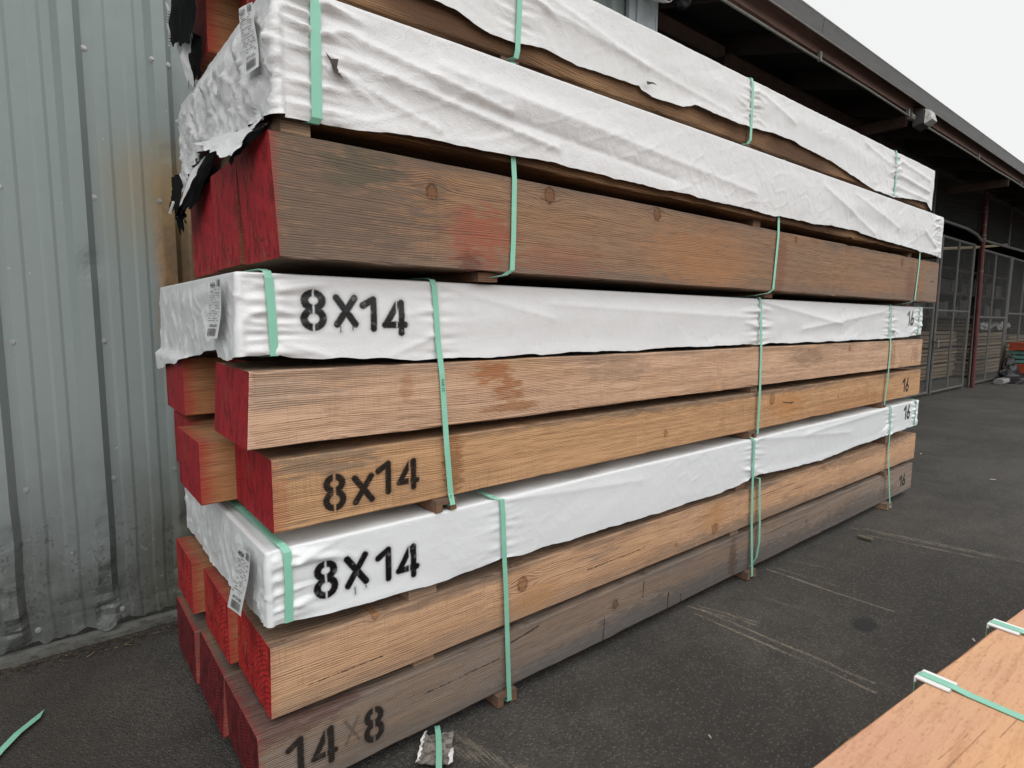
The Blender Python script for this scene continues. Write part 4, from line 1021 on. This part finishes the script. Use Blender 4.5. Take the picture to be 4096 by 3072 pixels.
# ------------------------------------------------------------------ paper tags on the ends
M_paper = simple('tag_paper', (.72, .73, .73), .55, 0, .12, 20, .2)
M_ink = simple('tag_ink', (.07, .07, .075), .6, 0, .1, 20, .0)
def tagsheet(parent, corners, number, code, label, seed):
    """paper tag with lettering, text lines and bar code; corners TL, TR, BR, BL"""
    TL, TR, BR, BL = [Vector(c) for c in corners]
    def at(u, v, off=0.0):
        p = (TL*(1-u)+TR*u)*(1-v)+(BL*(1-u)+BR*u)*v
        nrm = (TR-TL).cross(BL-TL).normalized()
        if nrm.x > 0: nrm = -nrm
        w = .002*math.sin(u*3+seed)+.003*math.sin(v*5+seed)
        return p + nrm*(w+off)
    P = np.array([[tuple(at(i/8, j/14)) for i in range(9)] for j in range(15)])
    t = MB().grid(P, flip=True).build('paper_tag', M_paper, parent, parent.location, smooth=True)
    t['label'] = label
    m = MB(); rr = random.Random(seed)
    def patch(u0, v0, u1, v1):
        m.add([at(u0, v0, .0022), at(u0, v1, .0022), at(u1, v1, .0022), at(u1, v0, .0022)], [(0, 1, 2, 3)])
    u = .68
    while u < .95:
        w = rr.choice((.012, .02, .03)); patch(u, .02, min(u+w, .96), .13); u += w+rr.choice((.012, .02))
    u = .22
    while u < .82:
        w = rr.choice((.012, .02, .032)); patch(u, .83, min(u+w, .84), .955); u += w+rr.choice((.012, .022))
    for v in (.17, .20, .225, .25, .30, .34, .38, .44, .48, .52, .57, .61, .65, .69):
        u = .08
        while u < .85:
            w = rr.uniform(.04, .16)
            if rr.random() < .62: patch(u, v, min(u+w, .92), v+.010)
            u += w+.03
    for v in (.275, .415, .545): patch(.05, v, .95, v+.004)
    m.build('print', M_ink, t, parent.location).location = (0, 0, 0); tag([c for c in t.children][-1], kind='stuff')
    def lettering(txt, u0, v0, u1, v1):
        cu = bpy.data.curves.new('lettering', 'FONT'); cu.body = txt; cu.size = 1; cu.offset = .018
        tmp = bpy.data.objects.new('lettering', cu); COL.objects.link(tmp)
        dg = bpy.context.evaluated_depsgraph_get(); me = bpy.data.meshes.new_from_object(tmp.evaluated_get(dg))
        bpy.data.objects.remove(tmp); bpy.data.curves.remove(cu)
        xs = [v.co.x for v in me.vertices]; ys = [v.co.y for v in me.vertices]
        for v in me.vertices:
            a = (v.co.x-min(xs))/(max(xs)-min(xs)); b = (v.co.y-min(ys))/(max(ys)-min(ys))
            v.co = at(u0+(u1-u0)*a, v1+(v0-v1)*b, .0024) - parent.location
        me.materials.append(M_ink)
        o = bpy.data.objects.new('lettering', me); COL.objects.link(o); o.parent = t
        o.location = -t.location + Vector((0, 0, 0)) if False else (0, 0, 0)
    lettering(number, .10, .06, .52, .145)
    lettering(code, .24, .755, .84, .80)
    return t
tagsheet(cC, [(.020, .082, 2.092), (.028, .010, 2.084), (.028, -.010, 1.935), (.018, .062, 1.930)], '4537', '8772-5231', 'white paper tag reading 4537 with bar codes', 1)
tagsheet(cB, [(-.058, .150, 1.442), (-.060, .050, 1.440), (-.066, .090, 1.292), (-.068, .205, 1.290)], '4454', '200x00', 'white paper tag with bar code, creased', 2)
tagsheet(cA, [(-.022, .165, .722), (-.024, .038, .735), (-.045, .062, .562), (-.040, .225, .522)], '4454', '8772-58', 'white paper tag reading 4454 with bar codes', 3)

# ------------------------------------------------------------------ green straps
M_strap = strap_mat()
def ribbon(pts, w=.019, t=.0014, wdir=(1, 0, 0)):
    pts = [Vector(p) for p in pts]; wd = Vector(wdir).normalized()
    vs, n = [], len(pts)
    for i, p in enumerate(pts):
        tg = (pts[min(i+1, n-1)]-pts[max(i-1, 0)]).normalized()
        nn = wd.cross(tg)
        nn = nn.normalized() if nn.length > 1e-4 else Vector((0, -1, 0))
        a = wd*(w/2); b = nn*(t/2)
        vs += [p-a-b, p+a-b, p+a+b, p-a+b]
    fs = []
    for i in range(n-1):
        for k in range(4): fs.append((i*4+k, i*4+(k+1)%4, (i+1)*4+(k+1)%4, (i+1)*4+k))
    fs += [(3, 2, 1, 0), ((n-1)*4, (n-1)*4+1, (n-1)*4+2, (n-1)*4+3)]
    return MB().add(vs, fs)
SGR = 'green strapping bands round the bundles'
def strap(front, label, yb=1.1, w=.019, topz=None, botz=None, group=SGR):
    """front: list of (x, y, z) from the top front edge down; continues over the top and down the back"""
    f = [Vector(p) for p in front]
    a, b = f[0], f[-1]
    pts = [(a.x-.02, yb, b.z+.02), (a.x-.02, yb, a.z+.004), (a.x-.008, a.y+.35, a.z+.007), (a.x-.004, a.y+.02, a.z+.005)] + f + [(b.x-.01, b.y+.04, b.z-.004), (b.x-.03, b.y+.6, b.z-.004)]
    o = ribbon(pts, w).build('packing_strap', M_strap, None, tuple(f[-1]))
    return tag(o, label, 'strap', group)
# lowest bundle
strap([(.735, -.006, .751), (.765, -.012, .742), (.770, -.013, .69), (.778, -.012, .53), (.785, -.014, .40), (.790, -.018, .20), (.793, -.026, .012)], 'green strap round the lowest bundle, nearest one, ending at an asphalt bearer')
strap([(2.385, -.010, .751), (2.402, -.014, .735), (2.405, -.014, .5), (2.415, -.016, .28), (2.418, -.032, .014)], 'green strap round the lowest bundle at mid length, taut')
strap([(4.268, -.010, .748), (4.275, -.014, .73), (4.285, -.014, .4), (4.292, -.05, .010)], 'green strap round the lowest bundle near its far end')
o = ribbon([(2.46, .05, .530), (2.472, -.016, .526), (2.480, -.016, .42), (2.486, -.022, .28), (2.484, -.026, .18), (2.470, -.022, .10), (2.44, -.008, .055), (2.40, .05, .038)], .017).build('packing_strap', M_strap, None, (2.47, -.02, .05))
tag(o, 'slack green strap bowing out beside the taut one at mid length', 'strap', SGR)
strap([(.050, -.004, .749), (.0555, -.009, .735), (.0565, -.010, .64), (.054, -.008, .543)], 'green band round the left end of the lower white cover only', 1.04, .021)
strap([(4.795, -.004, .750), (4.80, -.009, .735), (4.80, -.009, .55)], 'thin green band round the far end of the lower white cover', 1.04)
# second bundle
strap([(.512, .010, 1.461), (.518, .006, 1.44), (.528, .004, 1.28), (.535, -.006, 1.18), (.550, -.008, .95), (.562, -.010, .80), (.565, -.018, .765)], 'green strap slanting down the second bundle, nearest one, into a notched bearer', 1.11)
strap([(2.420, .010, 1.461), (2.424, .004, 1.44), (2.432, -.006, 1.2), (2.440, -.008, .95), (2.442, -.006, .765)], 'green strap down the second bundle at mid length', 1.11)
strap([(4.178, .010, 1.461), (4.182, .004, 1.44), (4.186, -.006, 1.15), (4.180, -.008, .95), (4.165, -.004, .765)], 'green strap down the second bundle near its far end', 1.11)
strap([(.037, .014, 1.461), (.0405, .009, 1.445), (.045, .008, 1.34), (.0475, .010, 1.249)], 'green band round the left end of the middle white cover only', 1.10, .021)
strap([(4.765, .014, 1.461), (4.77, .009, 1.445), (4.77, .009, 1.25)], 'thin green band round the far end of the middle white cover', 1.10)
def strap_print(strap_o, txt, x0, x1, y, z0, z1):
    """small dark print running down a strap: letters' baseline on the left, read from the top"""
    cu = bpy.data.curves.new('print', 'FONT'); cu.body = txt; cu.size = 1
    tmp = bpy.data.objects.new('print', cu); COL.objects.link(tmp)
    dg = bpy.context.evaluated_depsgraph_get(); me = bpy.data.meshes.new_from_object(tmp.evaluated_get(dg))
    bpy.data.objects.remove(tmp); bpy.data.curves.remove(cu)
    xs = [v.co.x for v in me.vertices]; ys = [v.co.y for v in me.vertices]
    for v in me.vertices:
        a = (v.co.x-min(xs))/(max(xs)-min(xs)); b = (v.co.y-min(ys))/(max(ys)-min(ys))
        zz = z1 + (z0-z1)*a
        v.co = Vector((x0(zz) + (x1-.0)*b, y, zz)) - strap_o.location
    me.materials.append(M_ink)
    o = bpy.data.objects.new('print', me); COL.objects.link(o); o.parent = strap_o
    tag(o, kind='stuff')
sB = bpy.data.objects['packing_strap.006']
strap_print(sB, 'AAR 53', lambda z: .535+(1.18-z)*.065-.004, .008, -.0100, 1.125, 1.165)
strap_print(sB, 'AAR', lambda z: .5615-.004, .008, -.0140, .775, .797)
# third bundle
strap([(.772, -.050, 2.126), (.774, -.030, 2.10), (.776, -.044, 1.86), (.778, -.050, 1.78), (.775, -.0515, 1.60), (.770, -.0515, 1.50), (.745, -.045, 1.484), (.70, -.010, 1.472)], 'green strap across the large brown timber, nearest one', 1.02)
strap([(2.475, -.050, 2.126), (2.476, -.030, 2.10), (2.460, -.044, 1.86), (2.452, -.0515, 1.76), (2.430, -.0515, 1.50), (2.40, -.045, 1.482), (2.36, .0, 1.470)], 'green strap across the large brown timber at mid length', 1.02)
strap([(4.50, -.050, 2.126), (4.50, -.030, 2.10), (4.49, -.044, 1.86), (4.47, -.0515, 1.76), (4.44, -.0515, 1.50), (4.40, -.04, 1.482), (4.36, .0, 1.470)], 'green strap across the large brown timber near its far end', 1.02)
strap([(.152, -.056, 2.127), (.151, -.062, 2.10), (.148, -.063, 1.96), (.147, -.062, 1.83), (.142, -.054, 1.818), (.118, -.004, 1.822)], 'wide green band round the left end of the wrinkled cover', 1.02, .026)
# topmost bundle
strap([(.855, .026, 2.476), (.853, .020, 2.45), (.848, .019, 2.30), (.845, .022, 2.205), (.842, .026, 2.183), (.82, .08, 2.178)], 'green strap down the topmost bundle, nearest one', .97, .020)
strap([(2.268, .026, 2.476), (2.270, .020, 2.45), (2.274, .019, 2.30), (2.278, .022, 2.20), (2.270, .03, 2.182), (2.25, .08, 2.178)], 'green strap down the topmost bundle at mid length', .97)
strap([(4.112, .026, 2.476), (4.115, .020, 2.45), (4.12, .018, 2.30), (4.125, .022, 2.19), (4.12, .03, 2.182)], 'green strap down the topmost bundle near its far end', .97)

# ------------------------------------------------------------------ bundle in the right foreground
FZ = .72; ang = math.radians(-5.36); ex = Vector((math.cos(ang), math.sin(ang), 0)); ey = Vector((math.sin(ang), -math.cos(ang), 0))   # ey: towards the camera side
E0 = Vector((.385, -1.1914, 0)) - ex*.75
W_f = wood('wood_orange_foreground', (.56, .285, .165), (.36, .165, .085), (.17, -1.9), .009, 9.0, (), (), None, gray=.10, h=.21, L=4.2, saw=.35, ringamt=.35, topdirt=0.0, warp=.25, tone=(.66, .35, .14))
g = G('foreground_top'); p = g.obj(); z = g.xyz()[2]
x = g.vm('DOT_PRODUCT', p, tuple(ex)); y = g.vm('DOT_PRODUCT', p, tuple(ey))
n1 = g.noise((1.6, 3.5, 3), 1, 4, .6); n2 = g.noise((7, 90, 90), 2, 3, .6); n3 = g.noise((150, 8, 8), 3, 2, .6); n4 = g.noise((60, 190, 60), 4, 2, .6); n5 = g.noise((3.0, 7, 5), 9, 3, .6)
col = g.mix(g.sm(n1, .38, .66), (.60, .335, .215), (.66, .385, .22))
col = g.mix(g.sm(n2 + (n4-.5)*.5, .42, .75)*.5, col, (.40, .19, .10))
col = g.mix(g.sm(n3, .50, .74)*.28, col, (.68, .42, .26))
col = g.mix(g.sm(n4, .60, .76)*.35, col, (.20, .085, .045))
col = g.mix(g.sm(n5, .60, .80)*.40, col, (.24, .16, .11))
heart = g.sm(y + (n1-.5)*.05 + (n5-.5)*.05, .05, .18)
col = g.mix(heart*.4, col, g.mix(g.sm(n2, .42, .75)*.4, (.80, .46, .19), (.48, .24, .10)))
q = g.comb(x, 0.0, y)
for (a, b, w) in [((.90, .112), (1.06, .1115), .0012), ((.93, .098), (1.03, .100), .0008), ((1.06, .130), (1.14, .130), .0009), ((1.292, .0), (1.30, .03), .0009), ((.95, .132), (.98, .133), .0008), ((.6, .15), (1.0, .155), .0009)]:
    d = g.seg(q, a, b) + (g.noise(30, a[0]*6, 2)-.5)*.003
    col = g.mix(g.sm(d, w*1.5, w*.3)*.4, col, (.09, .045, .025))
M_ftop = g.out(col, .8, g.bump(n2*.5+n4*.6+n3*.3, .6, .002), spec=.25)
def ftimber(row, colm, label):
    w, h = .36, .21
    y0 = .004 + colm*(w+.006); z0 = FZ - (row+1)*h - row*.03
    m = MB(); rs = np.random.RandomState(row*5+colm); n = 60; c = .004
    ring = [(y0+c, z0), (y0+w-c, z0), (y0+w, z0+c), (y0+w, z0+h-c), (y0+w-c, z0+h), (y0+c, z0+h), (y0, z0+h-c), (y0, z0+c)]
    vs = []
    for i, xx in enumerate(np.linspace(0, 4.2, n)):
        for k, (yy, zz) in enumerate(ring):
            vs.append((xx, yy+rs.uniform(-.0011, .0011), zz+rs.uniform(-.0006, .0006)))
    for i in range(n-1):
        for k in range(8):
            m.f.append((i*8+(k+1)%8, (i+1)*8+(k+1)%8, (i+1)*8+k, i*8+k)); m.mi.append(1 if k in (3, 4) and row == 0 else 0)
    m.v = vs
    m.f += [tuple(range(8)), tuple((n-1)*8+k for k in range(7, -1, -1))]; m.mi += [2, 2]
    o = m.build('timber', [W_f, M_ftop, E_b])
    # local y runs towards the camera side: mirror by a rotation of 180 degrees about the edge is avoided, verts are placed directly
    for v in o.data.vertices:
        q_ = E0 + ex*v.co.x + ey*v.co.y; v.co = (v.co.x, v.co.y, v.co.z)
    M4 = Matrix((( ex.x, ey.x, 0, E0.x), (ex.y, ey.y, 0, E0.y), (0, 0, 1, 0), (0, 0, 0, 1)))
    # a left-handed frame is kept out of the object matrix: bake it
    o.data.transform(M4); o.data.flip_normals() if M4.determinant() < 0 else None
    o.data.transform(Matrix.Translation((-E0.x, -E0.y, 0))); o.location = (E0.x, E0.y, 0)
    return tag(o, label, 'timber', 'timbers of the foreground bundle')
ftimber(0, 0, 'orange sawn timber filling the lower right corner, its edge toward the stack')
ftimber(0, 1, 'orange timber behind the edge timber of the foreground bundle')
ftimber(1, 0, 'lower timber of the foreground bundle, below the edge timber')
ftimber(1, 1, 'lower inner timber of the foreground bundle')
def fw(a, b, z): q_ = E0 + ex*a + ey*b; return (q_.x, q_.y, z)
for i, a in enumerate((.35, 2.9)):
    m = MB(); pts = [fw(a, 0, .002), fw(a+.1, 0, .002), fw(a+.1, .72, .002), fw(a, .72, .002)]; top = [(p_[0], p_[1], .2685) for p_ in pts]
    m.add(pts+top, [(3,2,1,0),(4,5,6,7),(0,1,5,4),(1,2,6,5),(2,3,7,6),(3,0,4,7)])
    tag(m.build('bearer', M_batten2, None, pts[0]), ['near', 'far'][i] + ' bearer block under the foreground bundle', 'bearer')
M_card = simple('white_cardboard', (.80, .80, .80), .6, 0, .08, 15, .15)
M_core = simple('cardboard_core', (.42, .36, .30), .8, 0, .2, 60, .3)
def lineat(px, py): v = Vector((px, py, 0)) - E0; return v.dot(ex), v.dot(ey)
def guard(a, name_label, skew, strap_label):
    """folded edge guard under a strap"""
    w = .040; l = .043; t = .004
    r = empty('edge_guard', fw(a, 0, FZ), name_label, 'edge guard', 'white edge guards under the foreground straps')
    def bx(b0, b1, z0, z1, mat, nm, a0=-w/2, a1=w/2):
        s0, s1 = b0*skew, b1*skew
        P = [fw(a+a0+s0, b0, z0), fw(a+a1+s0, b0, z0), fw(a+a1+s1, b1, z0), fw(a+a0+s1, b1, z0)]
        T_ = [fw(a+a0+s0, b0, z1), fw(a+a1+s0, b0, z1), fw(a+a1+s1, b1, z1), fw(a+a0+s1, b1, z1)]
        MB().add(P+T_, [(0,1,2,3),(7,6,5,4),(4,5,1,0),(5,6,2,1),(6,7,3,2),(7,4,0,3)]).build(nm, mat, r, r.location)
    bx(-.0055, l, FZ+.0008, FZ+t*.55, M_core, 'core'); bx(-.0065, l-.002, FZ+t*.56, FZ+t, M_card, 'face')
    bx(-.0095, -.0066, FZ-.005, FZ+t, M_card, 'side_face')
    pts = []
    zt_ = FZ+t+.0012
    for b, z in [(-.013, FZ-.40), (-.0128, FZ-.03), (-.0125, FZ+.001), (-.006, zt_), (l*.6, zt_), (l-.004, zt_), (l+.02, zt_-.0025), (l+.08, FZ+.0022), (.36, FZ+.0022), (.74, FZ+.002), (.745, FZ-.02), (.745, FZ-.4)]:
        pts.append(fw(a+b*skew, b, z))
    tag(ribbon(pts, .0165, .0014, ex).build('packing_strap', M_strap, None, pts[4]), strap_label, 'strap', 'green straps of the foreground bundle')
a1, _ = lineat(.7752, -1.2166); a2, _ = lineat(1.1072, -1.2445)
guard(a1-.004, 'white edge guard nearer the bottom edge, under a green strap', .05, 'green strap over the nearer white edge guard of the foreground bundle')
guard(a2-.004, 'white edge guard farther up at the right edge', .02, 'green strap over the farther white edge guard at the right edge')

# ------------------------------------------------------------------ small things on the asphalt
o = ribbon([(-.470, .925, .006), (-.50, .885, .010), (-.546, .829, .012), (-.588, .76, .010), (-.64, .66, .006), (-.68, .55, .005)], .024, .0014, Vector((.75, -.55, .1)))
o.v[0:4] = [o.v[0], o.v[0], o.v[3], o.v[3]]
tag(o.build('strap_offcut', M_strap, None, (-.55, .82, 0)), 'loose offcut of green strap lying on the asphalt near the wall', 'strap offcut')
M_scrap = simple('dirty_card', (.27, .25, .225), .8, 0, .9, 60, .5, dark=(.10, .085, .075), bdist=.003)
sc = empty('torn_card', (.47, -.05, 0), 'torn dirty white card with a green strap piece at the bottom edge', 'card scrap')
U, V = np.meshgrid(np.linspace(0, 1, 22), np.linspace(0, 1, 26))
TL, TR, BR, BL = (.478, .018), (.553, -.030), (.470, -.150), (.385, -.090)
PX = (TL[0]*(1-U)+TR[0]*U)*(1-V)+(BL[0]*(1-U)+BR[0]*U)*V + fbm(U*4, V*4, 3)*.006; PY = (TL[1]*(1-U)+TR[1]*U)*(1-V)+(BL[1]*(1-U)+BR[1]*U)*V + fbm(U*4, V*4, 8)*.008
PZ = .006 + fbm(U*3, V*3, 4)*.010 + np.where(V > .93, (V-.93)*.12, 0) + np.where(U < .08, (.08-U)*.10, 0)
MB().grid(np.dstack([PX, PY, np.maximum(PZ, .003)]), flip=True).build('card', M_scrap, sc, sc.location, smooth=True)
m = MB(); edge = [(PX[j, 0], PY[j, 0], max(PZ[j, 0], .003)+.003) for j in range(0, 26)]
P = np.array([[(a-.006+.002*math.sin(i), b, c) for i, (a, b, c) in enumerate(edge)], [(a+.005+.003*math.sin(i*1.7), b, c+.001) for i, (a, b, c) in enumerate(edge)]])
m.grid(P); edge = [(PX[j, -1], PY[j, -1], max(PZ[j, -1], .003)+.003) for j in range(13, 26)]
P = np.array([[(a-.010+.004*math.sin(i), b, c) for i, (a, b, c) in enumerate(edge)], [(a+.006, b, c+.002) for i, (a, b, c) in enumerate(edge)]])
m.grid(P); m.build('white_rim', M_card, sc, sc.location)
ribbon([(.520, .012, .020), (.505, -.02, .017), (.470, -.08, .016), (.440, -.128, .017), (.425, -.152, .018)], .018, .0014, Vector((.85, -.5, 0))).build('strap_piece', M_strap, sc, sc.location)
M_stick = simple('grey_stick', (.13, .115, .085), .85, 0, .4, 30, .4)
tag(MB().box((3.49, -.215, .002), (3.525, -.135, .016)).build('wood_offcut', M_stick, None, (3.5, -.18, 0)), 'small dark wood offcut on the asphalt beside a pale scuff', 'wood offcut')
M_chip = simple('pale_chip', (.50, .46, .40), .8, 0, .3, 60, .3)
def chip(px, py, s, label, a=0.0):
    m = MB(); s *= .7; m.box((px-s, py-s*.3, .001), (px+s, py+s*.3, .005), rot=Matrix.Rotation(a, 3, 'Z'))
    tag(m.build('wood_chip', M_chip, None, (px, py, 0)), label, 'wood chip', 'pale chips on the asphalt')
chip(2.60, -.93, .016, 'pale wood chip on open asphalt left of the nearer edge guard', .5)
chip(1.20, -.56, .010, 'tiny pale chip alone on the asphalt in the lower middle', 1.1)
chip(6.55, .42, .03, 'pale chip on the asphalt beyond the far end of the stack', .2)
chip(5.9, -.3, .03, 'pale scrap on the asphalt right of the far stack end', 2.2)
# litter that nobody would count: splinters and leaf bits at the wall foot and round the bearers
m = MB(); rr = random.Random(9)
def bit(px, py, s, el):
    a = rr.uniform(0, 6.28); c, s_ = math.cos(a), math.sin(a); l, w = s*el, s*.35; z = rr.uniform(.003, .007)
    m.add([(px-l*c+w*s_, py-l*s_-w*c, z), (px+l*c+w*s_, py+l*s_-w*c, z+rr.uniform(0, .004)), (px+l*c-w*s_, py+l*s_+w*c, z+.002), (px-l*c-w*s_, py-l*s_+w*c, z+.001)], [(0, 1, 2, 3)], rr.choice((0, 0, 0, 0, 1, 1, 1, 2)))
for i in range(520): bit(rr.uniform(-1.2, .35), 1.31 - abs(rr.gauss(0, .045)), rr.uniform(.002, .007), rr.uniform(1, 3.5))
for i in range(160): bit(rr.uniform(-.9, .2), rr.uniform(.2, 1.3), rr.uniform(.001, .003), rr.uniform(1, 3))
for i in range(240): bit(rr.uniform(.0, 5.2), -.02 - abs(rr.gauss(0, .10)), rr.uniform(.001, .004), rr.uniform(1, 4))
for i in range(140): bit(rr.uniform(.3, 6), rr.uniform(-1.1, 0), rr.uniform(.001, .003), rr.uniform(1, 3))
M_leaf = simple('leaf_litter', (.085, .055, .032), .8, 0, .4, 60, .2); M_bitd = simple('dark_bits', (.03, .026, .022), .8, 0, .4, 60, .2)
tag(m.build('ground_litter', [M_leaf, M_bitd, simple('dull_splinter', (.20, .16, .11), .8, 0, .3, 60, .2)]), 'fine splinters and leaf bits along the wall foot and stack', 'litter', kind='stuff')
